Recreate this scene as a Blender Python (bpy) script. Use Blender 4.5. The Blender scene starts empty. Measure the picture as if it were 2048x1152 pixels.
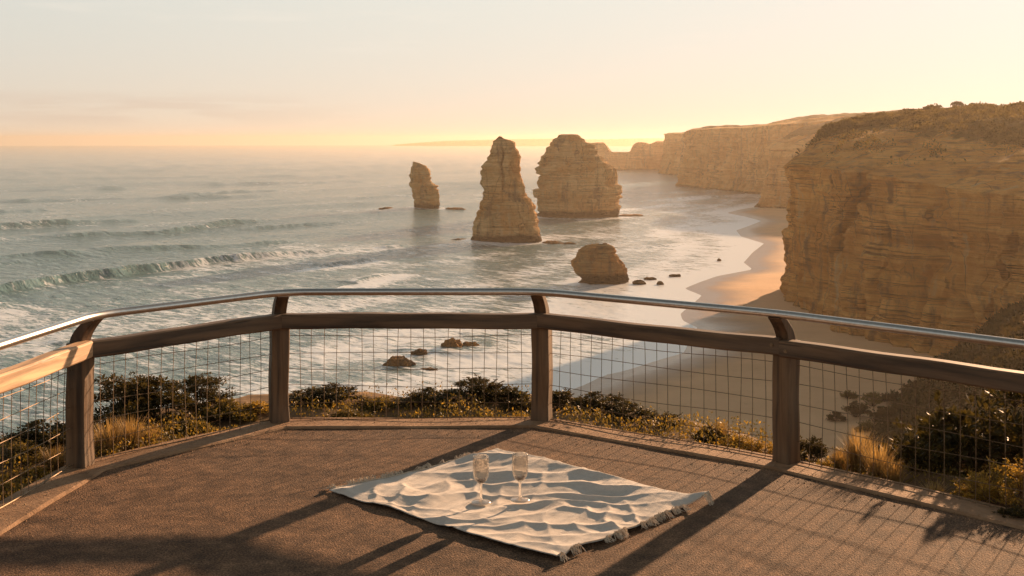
import bpy, math, random
import numpy as np
from mathutils import Vector
rng = np.random.default_rng(7)
random.seed(7)
C = bpy.context.scene.collection
R = math.radians

# ------------------------------------------------------------------ camera geometry
F, HY, CH = 2400.0, 279.6, 2.1          # focal (photo px), eye-level row, eye height above the deck
SEA = -45.0
SUN_AZ, SUN_EL = 32.5, 13.0


def G(px, py, z=0.0):
    """ground point (x, y) at height z seen at a photo pixel"""
    y = F * (CH - z) / (py - HY)
    return ((px - 1024) / F * y, y)


def S(px, py):
    return G(px, py, SEA)


# ------------------------------------------------------------------ noise
def _h(ix, iy, iz, s):
    n = (ix * 374761393 + iy * 668265263 + iz * 2147483647 + s * 974634777) & 0xFFFFFFFF
    n = ((n ^ (n >> 13)) * 1274126177) & 0xFFFFFFFF
    n = ((n ^ (n >> 16)) * 2246822519) & 0xFFFFFFFF
    return ((n ^ (n >> 15)) & 0xFFFFFF) / float(0xFFFFFF)


def vn(x, y, z=0.0, s=0):
    x, y, z = np.broadcast_arrays(np.asarray(x, float), np.asarray(y, float), np.asarray(z, float))
    ix, iy, iz = np.floor(x).astype(np.int64), np.floor(y).astype(np.int64), np.floor(z).astype(np.int64)
    fx, fy, fz = x - ix, y - iy, z - iz
    fx, fy, fz = (f * f * f * (f * (f * 6 - 15) + 10) for f in (fx, fy, fz))
    r = 0
    for dx in (0, 1):
        wx = fx if dx else 1 - fx
        for dy in (0, 1):
            wy = fy if dy else 1 - fy
            for dz in (0, 1):
                wz = fz if dz else 1 - fz
                r = r + wx * wy * wz * _h(ix + dx, iy + dy, iz + dz, s)
    return r * 2 - 1


def fbm(x, y, z=0.0, o=4, s=0, g=0.5):
    a, r, t = 1.0, 0.0, 0.0
    for i in range(o):
        r = r + a * vn(x * 2 ** i + 13.7 * i, y * 2 ** i + 5.1 * i, np.asarray(z) * 2 ** i + 9.3 * i, s + i)
        t += a
        a *= g
    return r / t


def sstep(a, b, x):
    t = np.clip((x - a) / (b - a), 0, 1)
    return t * t * (3 - 2 * t)


# ------------------------------------------------------------------ object helpers
def tag(o, label=None, cat=None, group=None, kind=None):
    if label: o['label'] = label
    if cat: o['category'] = cat
    if group: o['group'] = group
    if kind: o['kind'] = kind
    return o


def link(name, me, mat=None, parent=None):
    o = bpy.data.objects.new(name, me)
    C.objects.link(o)
    if mat is not None and len(me.materials) == 0: me.materials.append(mat)
    if parent is not None: o.parent = parent
    return o


def empty(name, loc, rz=0.0):
    o = bpy.data.objects.new(name, None)
    o.empty_display_size = 0.2
    C.objects.link(o)
    o.location = loc
    o.rotation_euler = (0, 0, rz)
    return o


def mesh_np(name, verts, faces, smooth=False, attrs=None):
    """verts (n,3); faces (m,k) all of one size"""
    verts = np.asarray(verts, np.float32)
    faces = np.asarray(faces, np.int32)
    me = bpy.data.meshes.new(name)
    me.vertices.add(len(verts))
    me.vertices.foreach_set('co', verts.ravel())
    k = faces.shape[1]
    me.loops.add(faces.size)
    me.loops.foreach_set('vertex_index', faces.ravel())
    me.polygons.add(len(faces))
    me.polygons.foreach_set('loop_start', np.arange(0, faces.size, k, dtype=np.int32))
    me.polygons.foreach_set('loop_total', np.full(len(faces), k, np.int32))
    me.polygons.foreach_set('use_smooth', np.full(len(faces), smooth, bool))
    for an, av in (attrs or {}).items():
        a = me.attributes.new(an, 'FLOAT', 'POINT')
        a.data.foreach_set('value', np.asarray(av, np.float32).ravel())
    me.update()
    me.validate()
    return me


def grid_faces(nr, nc, wrap=False):
    j = np.arange(nc if wrap else nc - 1)
    i = np.arange(nr - 1)
    I, J = np.meshgrid(i, j, indexing='ij')
    J2 = (J + 1) % nc
    return np.stack([I * nc + J, I * nc + J2, (I + 1) * nc + J2, (I + 1) * nc + J], -1).reshape(-1, 4)


class MB:
    """collects polygons into one mesh"""
    def __init__(s): s.v, s.f = [], []

    def add(s, vs, fs):
        b = len(s.v)
        s.v += [tuple(v) for v in vs]
        s.f += [tuple(b + i for i in f) for f in fs]

    def prism(s, pts, n):
        """pts: list of bottom ring, n: offset vector to the top ring"""
        k = len(pts)
        vs = [Vector(p) for p in pts] + [Vector(p) + Vector(n) for p in pts]
        s.add(vs, [tuple(range(k))[::-1], tuple(range(k, 2 * k))] + [(i, (i + 1) % k, k + (i + 1) % k, k + i) for i in range(k)])

    def loft(s, rings, cap=True):
        k = len(rings[0])
        b = len(s.v)
        for r in rings: s.v += [tuple(p) for p in r]
        for a in range(len(rings) - 1):
            for i in range(k):
                s.f.append((b + a * k + i, b + a * k + (i + 1) % k, b + (a + 1) * k + (i + 1) % k, b + (a + 1) * k + i))
        if cap:
            s.f.append(tuple(b + i for i in range(k))[::-1])
            s.f.append(tuple(b + (len(rings) - 1) * k + i for i in range(k)))

    def tube(s, pts, r, n=8, cap=True):
        pts = [Vector(p) for p in pts]
        rs = r if isinstance(r, (list, tuple)) else [r] * len(pts)
        rings = []
        for i, p in enumerate(pts):
            t = (pts[min(i + 1, len(pts) - 1)] - pts[max(i - 1, 0)]).normalized()
            up = Vector((0, 0, 1)) if abs(t.z) < .9 else Vector((0, 1, 0))
            a = t.cross(up).normalized()
            b = a.cross(t).normalized()
            rings.append([p + (a * math.cos(q) + b * math.sin(q)) * rs[i] for q in [2 * math.pi * m / n for m in range(n)]])
        s.loft(rings, cap)

    def lathe(s, prof, n=40, c=(0, 0, 0)):
        rings = [[(c[0] + r * math.cos(2 * math.pi * i / n), c[1] + r * math.sin(2 * math.pi * i / n), c[2] + z) for i in range(n)] for r, z in prof]
        s.loft(rings, True)

    def mesh(s, name, smooth=False):
        me = bpy.data.meshes.new(name)
        me.from_pydata(s.v, [], s.f)
        me.update()
        if smooth:
            me.polygons.foreach_set('use_smooth', [True] * len(me.polygons))
        return me

    def build(s, name, mat, parent=None, smooth=False, bevel=0):
        o = link(name, s.mesh(name, smooth), mat, parent)
        if bevel:
            m = o.modifiers.new('bevel', 'BEVEL')
            m.width, m.segments, m.limit_method, m.angle_limit = bevel, 2, 'ANGLE', R(40)
        return o


# ------------------------------------------------------------------ materials
class NT:
    def __init__(s, name):
        s.m = bpy.data.materials.new(name)
        s.m.use_nodes = True
        s.t = s.m.node_tree
        s.t.nodes.clear()
        s.out = s.t.nodes.new('ShaderNodeOutputMaterial')

    def n(s, typ, **kw):
        d = s.t.nodes.new('ShaderNode' + typ)
        for k, v in kw.items(): setattr(d, k, v)
        return d

    def set(s, sock, v):
        if hasattr(v, 'is_linked') or isinstance(v, bpy.types.NodeSocket): s.t.links.new(v, sock)
        else: sock.default_value = v

    def obj(s): return s.n('TexCoord').outputs['Object']

    def pos(s): return s.n('NewGeometry').outputs['Position']

    def mapv(s, vec, scale=(1, 1, 1), loc=(0, 0, 0), rot=(0, 0, 0)):
        m = s.n('Mapping')
        s.set(m.inputs['Vector'], vec)
        m.inputs['Scale'].default_value = scale
        m.inputs['Location'].default_value = loc
        m.inputs['Rotation'].default_value = rot
        return m.outputs[0]

    def noise(s, vec, scale, detail=4, rough=.5, dist=0):
        m = s.n('TexNoise')
        s.set(m.inputs['Vector'], vec)
        m.inputs['Scale'].default_value = scale
        m.inputs['Detail'].default_value = detail
        m.inputs['Roughness'].default_value = rough
        m.inputs['Distortion'].default_value = dist
        return m.outputs['Fac']

    def ramp(s, f, stops):
        m = s.n('ValToRGB')
        s.set(m.inputs[0], f)
        cr = m.color_ramp
        while len(cr.elements) < len(stops): cr.elements.new(.5)
        for e, (p, c) in zip(cr.elements, stops):
            e.position = p
            e.color = (*c, 1) if not isinstance(c, (int, float)) else (c, c, c, 1)
        return m.outputs[0]

    def mix(s, f, a, b, mode='MIX'):
        m = s.n('MixRGB', blend_type=mode)
        s.set(m.inputs[0], f)
        for i, v in ((1, a), (2, b)):
            s.set(m.inputs[i], (*v, 1) if isinstance(v, tuple) and len(v) == 3 else v)
        return m.outputs[0]

    def math(s, op, a, b=0.0, c=None, clamp=False):
        m = s.n('Math', operation=op, use_clamp=clamp)
        s.set(m.inputs[0], a)
        s.set(m.inputs[1], b)
        if c is not None: s.set(m.inputs[2], c)
        return m.outputs[0]

    def attr(s, name):
        return s.n('Attribute', attribute_name=name).outputs['Fac']

    def bump(s, h, strength=.5, dist=.02, normal=None):
        m = s.n('Bump')
        s.set(m.inputs['Height'], h)
        m.inputs['Strength'].default_value = strength
        m.inputs['Distance'].default_value = dist
        if normal is not None: s.set(m.inputs['Normal'], normal)
        return m.outputs[0]

    def pbsdf(s, col, rough=.8, normal=None, spec=.3, metal=0.0, **kw):
        p = s.n('BsdfPrincipled')
        s.set(p.inputs['Base Color'], (*col, 1) if isinstance(col, tuple) and len(col) == 3 else col)
        s.set(p.inputs['Roughness'], rough)
        s.set(p.inputs['Specular IOR Level'], spec)
        s.set(p.inputs['Metallic'], metal)
        for k, v in kw.items(): s.set(p.inputs[k.replace('_', ' ')], v)
        if normal is not None: s.set(p.inputs['Normal'], normal)
        return p.outputs[0]

    def done(s, sh):
        s.t.links.new(sh, s.out.inputs[0])
        return s.m


t_pale = (.66, .50, .29)


def m_rock(name, lt=(.76, .53, .28), md=(.60, .37, .16), dk=(.14, .07, .03), wet=-40.9, veg=False, sc=1.0, wobble=2.2):
    t = NT(name)
    p = t.pos()
    warp = t.noise(p, .035 * sc, 3)
    t_dk = tuple(v * .6 for v in md)
    t_pale = tuple(min(.92, v * 1.22) for v in lt)
    strat = t.noise(t.mapv(p, (.014 * sc, .014 * sc, .30 * sc)), 1.0, 7, .66, .25)
    fine = t.noise(t.mapv(p, (.06 * sc, .06 * sc, 1.7 * sc)), 1.0, 5, .65, .3)
    blot = t.noise(p, .09 * sc, 5, .6)
    streak = t.noise(t.mapv(p, (.22 * sc, .22 * sc, .018 * sc)), 1.0, 5, .6, .4)
    thin = t.noise(t.mapv(p, (.03 * sc, .03 * sc, .95 * sc)), 1.0, 3, .5, .2)
    mass = t.ramp(t.noise(t.mapv(p, (.05 * sc, .05 * sc, .11 * sc)), 1.0, 4, .55), [(.40, .0), (.58, 1.0)])
    c = t.ramp(strat, [(.34, t_dk), (.41, md), (.46, lt), (.50, md), (.54, t_pale), (.59, lt), (.66, t_pale)])
    lines = t.ramp(thin, [(.40, .0), (.435, .9), (.455, .9), (.49, .0)])
    lines2 = t.ramp(fine, [(.36, .0), (.39, .75), (.41, .0)])
    lines = t.math('MULTIPLY', t.math('MAXIMUM', lines, lines2), t.math('SUBTRACT', 1.0, t.math('MULTIPLY', mass, .75)))
    c = t.mix(lines, c, dk)
    c = t.mix(t.ramp(blot, [(.42, .0), (.64, .75)]), c, (.60, .27, .07))
    c = t.mix(t.ramp(t.noise(p, .16 * sc, 5, .65), [(.55, .0), (.68, .55)]), c, (.20, .125, .075))
    c = t.mix(t.ramp(streak, [(.54, .0), (.66, .75)]), c, (.15, .10, .07))
    c = t.mix(t.ramp(streak, [(.26, .65), (.40, .0)]), c, (.62, .50, .33))
    vc_ = t.n('TexVoronoi', feature='DISTANCE_TO_EDGE')
    t.set(vc_.inputs['Vector'], t.mapv(p, (.16 * sc, .16 * sc, .035 * sc)))
    vc_.inputs['Scale'].default_value = 1.0
    crk = t.ramp(vc_.outputs['Distance'], [(.0, 1.0), (.02, .0)])
    c = t.mix(t.math('MULTIPLY', crk, t.ramp(t.noise(p, .05 * sc, 3), [(.5, .0), (.6, .8)])), c, dk)
    z = t.n('SeparateXYZ')
    t.set(z.inputs[0], p)
    wz = t.math('ADD', z.outputs[2], t.math('MULTIPLY', t.math('SUBTRACT', t.noise(p, .12, 3), .5), wobble * 2))
    mr = t.n('MapRange')
    t.set(mr.inputs[0], wz)
    mr.inputs[1].default_value, mr.inputs[2].default_value = wet - .8, wet + .8
    c = t.mix(mr.outputs[0], (.055, .034, .018), c)
    hsum = t.math('ADD', t.math('MULTIPLY', fine, .7), t.math('MULTIPLY', t.noise(p, .9 * sc, 6, .65), .8))
    nm = t.bump(hsum, 1.0, 2.2 / sc)
    if veg:
        a = t.attr('veg')
        nz = t.noise(p, .13, 5, .65)
        f = t.math('ADD', a, t.math('MULTIPLY', t.math('SUBTRACT', nz, .5), 1.3))
        vf = t.ramp(f, [(.44, .0), (.54, 1.0)])
        vc = t.ramp(t.noise(p, .35, 4, .6), [(.3, (.07, .058, .02)), (.6, (.16, .12, .04)), (.8, (.26, .18, .065))])
        c = t.mix(vf, c, vc)
    return t.done(t.pbsdf(c, .95, nm, .15))


def m_water():
    t = NT('sea_water')
    p = t.pos()
    foam = t.attr('foam')
    calm = t.attr('calm')
    q = t.mapv(p, (1, 1, 1), rot=(0, 0, R(36)))
    streaks = t.noise(t.mapv(q, (.07, .30, .1)), 1.0, 8, .68, 1.1)
    fine = t.noise(t.mapv(q, (.35, .85, .3)), 1.0, 5, .6, .5)
    ff = t.math('ADD', foam, t.math('MULTIPLY', t.math('SUBTRACT', streaks, .5), 2.0))
    ff = t.math('ADD', ff, t.math('MULTIPLY', t.math('SUBTRACT', fine, .5), 1.2))
    ff = t.ramp(ff, [(.45, .0), (.57, .36), (.74, 1.0)])
    h1 = t.noise(t.mapv(q, (.10, .24, .1)), 1.0, 5, .6, .3)
    h2 = t.noise(t.mapv(q, (.55, 1.1, .5)), 1.0, 5, .62, .3)
    hh = t.math('ADD', t.math('MULTIPLY', h1, 2.2), t.math('MULTIPLY', h2, .6))
    hh = t.math('MULTIPLY', hh, calm)
    nm = t.bump(hh, 1.0, 1.0)
    deep = t.mix(t.ramp(t.noise(p, .01, 3), [(.35, .0), (.65, 1.0)]), (.10, .205, .23), (.145, .26, .285))
    deep = t.mix(t.math('MULTIPLY', t.attr('shallow'), .8), deep, (.17, .19, .165))
    w = t.pbsdf(deep, .14, nm, .5, IOR=1.333)
    fo = t.pbsdf((.76, .81, .86), .32, t.bump(fine, .3, .3), .6)
    m = t.n('MixShader')
    t.set(m.inputs[0], ff)
    t.t.links.new(w, m.inputs[1])
    t.t.links.new(fo, m.inputs[2])
    return t.done(m.outputs[0])


def m_sand():
    t = NT('beach_sand')
    p = t.pos()
    z = t.n('SeparateXYZ')
    t.set(z.inputs[0], p)
    wz = t.math('ADD', z.outputs[2], t.math('MULTIPLY', t.math('SUBTRACT', t.noise(p, .12, 4), .5), .22))
    mr = t.n('MapRange')
    t.set(mr.inputs[0], wz)
    mr.inputs[1].default_value, mr.inputs[2].default_value = SEA + .18, SEA + .65
    c = t.mix(t.ramp(t.noise(p, .06, 6, .6), [(.35, .0), (.65, 1.0)]), (.62, .395, .225), (.72, .47, .275))
    c = t.mix(t.ramp(t.noise(p, .7, 6, .7), [(.62, .0), (.75, .5)]), c, (.22, .13, .075))
    c = t.mix(mr.outputs[0], (.24, .16, .11), c)
    r = t.math('ADD', t.math('MULTIPLY', mr.outputs[0], .62), .30)
    nm = t.bump(t.noise(p, .8, 6, .6), .5, .25)
    return t.done(t.pbsdf(c, r, nm, .4))


def m_wood(name, axis='z', base=(.10, .054, .024), dark=(.028, .014, .006), grey=(.25, .18, .12)):
    t = NT(name)
    o = t.obj()
    sc = {'x': (1.0, 17, 17), 'z': (17, 17, 1.0)}[axis]
    g = t.noise(t.mapv(o, sc), 1.0, 6, .62, .6)
    big = t.noise(t.mapv(o, tuple(v * .16 + .4 for v in sc)), 1.3, 4, .6, .4)
    c = t.ramp(g, [(.36, dark), (.48, base), (.62, tuple(v * 1.9 for v in base))])
    c = t.mix(t.ramp(big, [(.40, .0), (.64, .75)]), c, t.mix(.5, c, grey))
    crack = t.ramp(t.noise(t.mapv(o, tuple(v * 1.7 for v in sc)), 1.0, 3, .5, .2), [(.27, 1.0), (.33, .0)])
    c = t.mix(t.math('MULTIPLY', crack, .75), c, (.025, .016, .01))
    knots = t.ramp(t.noise(o, 6.0, 2, .5, .6), [(.69, .0), (.76, .8)])
    c = t.mix(knots, c, (.07, .035, .018))
    nm = t.bump(t.math('SUBTRACT', g, crack), .55, .004)
    return t.done(t.pbsdf(c, .6, nm, .5))


def m_leaf(name, a, b, trans=.45, sc=9.0, gloss=.5):
    t = NT(name)
    p = t.pos()
    c = t.ramp(t.noise(p, sc, 3, .7), [(.3, a), (.68, b)])
    d = t.pbsdf(c, gloss, None, .35)
    tr = t.n('BsdfTranslucent')
    t.set(tr.inputs[0], t.mix(.5, c, t.mix(1.0, c, (1.0, .85, .30), 'MULTIPLY')))
    m = t.n('MixShader')
    m.inputs[0].default_value = trans
    t.t.links.new(d, m.inputs[1])
    t.t.links.new(tr.outputs[0], m.inputs[2])
    return t.done(m.outputs[0])


def m_plain(name, col, rough=.8, spec=.3, metal=0.0, var=.3, sc=20, bump=.3, bd=.003):
    t = NT(name)
    o = t.obj()
    n = t.noise(o, sc, 5, .6)
    c = t.ramp(n, [(.3, tuple(v * (1 - var) for v in col)), (.7, tuple(min(1, v * (1 + var)) for v in col))])
    return t.done(t.pbsdf(c, rough, t.bump(n, bump, bd), spec, metal))


def m_asphalt():
    t = NT('asphalt')
    p = t.pos()
    grain = t.n('TexVoronoi')
    t.set(grain.inputs['Vector'], p)
    grain.inputs['Scale'].default_value = 120
    fine = t.noise(p, 85, 6, .8)
    mid = t.noise(p, 9, 6, .6)
    big = t.noise(p, .9, 5, .6, .6)
    c = t.ramp(t.math('ADD', t.math('MULTIPLY', fine, .75), t.math('MULTIPLY', mid, .25)), [(.39, (.022, .012, .007)), (.5, (.110, .064, .037)), (.60, (.32, .19, .11))])
    c = t.mix(t.ramp(big, [(.35, .0), (.7, .6)]), c, t.mix(1.0, c, (1.35, 1.22, 1.05), 'MULTIPLY'))
    st = t.ramp(t.noise(p, 2.2, 7, .65, .8), [(.50, .0), (.60, .62)])
    c = t.mix(st, c, t.mix(1.0, c, (.55, .52, .50), 'MULTIPLY'))
    vk = t.n('TexVoronoi', feature='DISTANCE_TO_EDGE')
    t.set(vk.inputs['Vector'], t.mix(.10, p, t.n('TexNoise').outputs['Color']))
    vk.inputs['Scale'].default_value = .42
    ck = t.math('MULTIPLY', t.ramp(vk.outputs['Distance'], [(.0, 1.0), (.006, .0)]), t.ramp(t.noise(p, .7, 3), [(.46, .0), (.56, .8)]))
    c = t.mix(ck, c, (.018, .010, .006))
    spk = t.ramp(t.noise(p, 60, 2, .5), [(.70, .0), (.74, .6)])
    c = t.mix(spk, c, (.34, .23, .15))
    h = t.math('ADD', t.math('MULTIPLY', grain.outputs[0], .6), t.math('ADD', t.math('MULTIPLY', fine, .5), t.math('MULTIPLY', mid, .25)))
    return t.done(t.pbsdf(c, .88, t.bump(h, 1.0, .0055), .3))


def m_kerb():
    t = NT('kerb_concrete')
    p = t.pos()
    a = t.noise(p, 3.5, 6, .65, .5)
    b = t.noise(p, 45, 5, .7)
    c = t.ramp(a, [(.3, (.20, .115, .062)), (.5, (.33, .20, .115)), (.72, (.42, .27, .16))])
    c = t.mix(t.ramp(b, [(.3, .5), (.45, .0)]), c, (.14, .085, .05))
    return t.done(t.pbsdf(c, .85, t.bump(t.math('ADD', a, b), .7, .012), .3))


def m_cloth():
    t = NT('blanket_cloth')
    o = t.obj()
    w1 = t.noise(t.mapv(o, (22, 380, 1)), 1.0, 3, .6)
    w2 = t.noise(t.mapv(o, (380, 22, 1)), 1.0, 3, .6)
    w = t.math('ADD', w1, w2)
    c = t.ramp(t.math('MULTIPLY', w, .5), [(.35, (.50, .465, .43)), (.65, (.74, .69, .64))])
    c = t.mix(t.ramp(t.noise(o, 5, 4, .6), [(.4, .0), (.75, .35)]), c, (.60, .48, .38))
    return t.done(t.pbsdf(c, .95, t.bump(w, .5, .003), .1, Sheen_Weight=.25))


def m_glass(name='clear_glass', col=(.82, .78, .73), rough=.0, painted_shine=.035):
    t = NT(name)
    g = t.pbsdf(col, rough, None, .5, Transmission_Weight=1.0, IOR=1.5)
    tl = t.n('BsdfTranslucent')
    tl.inputs[0].default_value = (.95, .9, .84, 1)
    gl = t.n('BsdfAnisotropic')
    gl.inputs['Roughness'].default_value = .22
    a = t.n('MixShader')
    a.inputs[0].default_value = .5
    t.t.links.new(tl.outputs[0], a.inputs[1])
    t.t.links.new(gl.outputs[0], a.inputs[2])
    m = t.n('MixShader')
    lw = t.n('LayerWeight')
    lw.inputs[0].default_value = .35
    t.set(m.inputs[0], t.math('ADD', t.math('MULTIPLY', t.math('POWER', lw.outputs['Facing'], 1.8), 1.1), painted_shine, clamp=True))  # pale edge mix paints the bright rims and sky shine on the glass
    t.t.links.new(g, m.inputs[1])
    t.t.links.new(a.outputs[0], m.inputs[2])
    return t.done(m.outputs[0])


M = dict(
    rock=m_rock('stack_limestone'),
    stump=m_rock('stump_limestone', lt=(.42, .29, .15), md=(.30, .19, .09), dk=(.10, .055, .025), wet=-41.9, sc=1.6, wobble=1.0),
    cliff=m_rock('cliff_limestone', veg=True, wet=-44.3, wobble=.6, lt=(.80, .43, .15), md=(.66, .31, .09), dk=(.09, .038, .012)),
    farcliff=m_rock('far_cliff_limestone', veg=True, sc=.45, wet=-43.5, lt=(.80, .47, .20), md=(.68, .37, .14), dk=(.26, .12, .04)),
    reef=m_rock('reef_rock', lt=(.13, .095, .06), md=(.09, .065, .04), dk=(.04, .03, .02), wet=-44.6, sc=3, wobble=.2),
    water=m_water(), sand=m_sand(),
    post=m_wood('weathered_post_wood', 'z'), rail=m_wood('weathered_rail_wood', 'x', base=(.085, .047, .023), grey=(.21, .15, .10), dark=(.025, .013, .006)), sunlit_rail=m_wood('sunlit_rail_wood', 'x', base=(.50, .31, .17), grey=(.58, .40, .25), dark=(.30, .17, .08)),  # left rail: lighter copy of the rail wood, sunlight put into its colour
    asphalt=m_asphalt(), kerb=m_kerb(), cloth=m_cloth(), glass=m_glass(), footglass=m_glass('foot_glass', painted_shine=.75),  # foot and stem glass get a stronger painted shine
    steel=m_plain('brushed_steel', (.60, .58, .56), .30, .5, 1.0, .10, 40, .15, .0006),
    bracket=m_wood('bracket_wood', 'z', base=(.08, .042, .02), grey=(.10, .07, .045)),
    wire=m_plain('rusty_wire', (.22, .15, .09), .55, .4, .55, .45, 60),
    wine=m_plain('dark_wine', (.05, .012, .008), .05, .6, 0, .1),
    yarn=m_plain('fringe_yarn', (.66, .56, .45), .95, .1, 0, .25, 80),
    twig=m_plain('twig_bark', (.12, .075, .045), .9, .2, 0, .4, 60),
    leaf=m_leaf('dark_leaf', (.030, .027, .008), (.10, .075, .020), .38),
    olive=m_leaf('olive_leaf', (.085, .075, .02), (.24, .17, .045), .5),
    gold=m_leaf('golden_leaf', (.17, .12, .025), (.50, .32, .06), .5),
    dry=m_leaf('dry_grass', (.24, .15, .06), (.52, .36, .16), .5, 5.0, .6),
    scrub=m_leaf('slope_scrub_leaf', (.030, .026, .008), (.10, .070, .020), .25, .3, .8),
    headscrub=m_leaf('headland_scrub_leaf', (.06, .05, .016), (.20, .145, .045), .4, .25, .8),
    soil=m_plain('sandy_soil', (.17, .11, .06), .95, .1, 0, .5, 3, .8, .05),
)

# ------------------------------------------------------------------ shoreline
SH = [(900, 1040), (1000, 900), (1060, 838), (1110, 793), (1144, 779), (1179, 766), (1204, 751), (1254, 741), (1298, 726), (1338, 714),
      (1368, 706), (1376, 687), (1398, 656), (1366, 642), (1360, 628), (1385, 608), (1404, 591), (1368, 577), (1400, 564), (1435, 552),
      (1505, 539), (1487, 525), (1505, 505), (1528, 487), (1482, 473), (1472, 461), (1500, 451), (1523, 442), (1490, 433), (1453, 426),
      (1480, 419), (1510, 414), (1545, 406), (1570, 396), (1590, 380)]
SHW = np.array([S(*p) for p in SH])
SHW = np.vstack([[(-60, 40)], [(-30, 90)], SHW[1:], [(420, 1150)], [(500, 1900)]])
# little cusps of the swash along the line
def densify(P, d=2.0):
    out = []
    for a, b in zip(P[:-1], P[1:]):
        n = max(1, int(np.hypot(*(b - a)) / d))
        for i in range(n): out.append(a + (b - a) * i / n)
    out.append(P[-1])
    return np.array(out)


def smooth_line(P, k=1):
    Q = P.copy()
    for _ in range(k):
        Q[1:-1] = (Q[:-2] + 2 * Q[1:-1] + Q[2:]) / 4
    return Q


_sd = smooth_line(densify(SHW, 2.0), 3)
_order = np.argsort(_sd[:, 1], kind='stable')
_sx, _sy = _sd[_order, 0], _sd[_order, 1]


def pdist(x, y, P):
    """distance to polyline, in chunks"""
    d = np.full(x.shape, 1e9)
    for a, b in zip(P[:-1], P[1:]):
        ab = b - a
        L = max(1e-9, ab @ ab)
        t = np.clip(((x - a[0]) * ab[0] + (y - a[1]) * ab[1]) / L, 0, 1)
        d = np.minimum(d, np.hypot(x - a[0] - t * ab[0], y - a[1] - t * ab[1]))
    return d


def shore(x, y):
    """signed distance, + on the land side"""
    d = pdist(x, y, SHW)
    sx = np.interp(y, _sy, _sx)
    d = np.minimum(d, np.abs(x - sx) * .9 + 0)
    return np.where(x > sx, d, -d)


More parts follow.
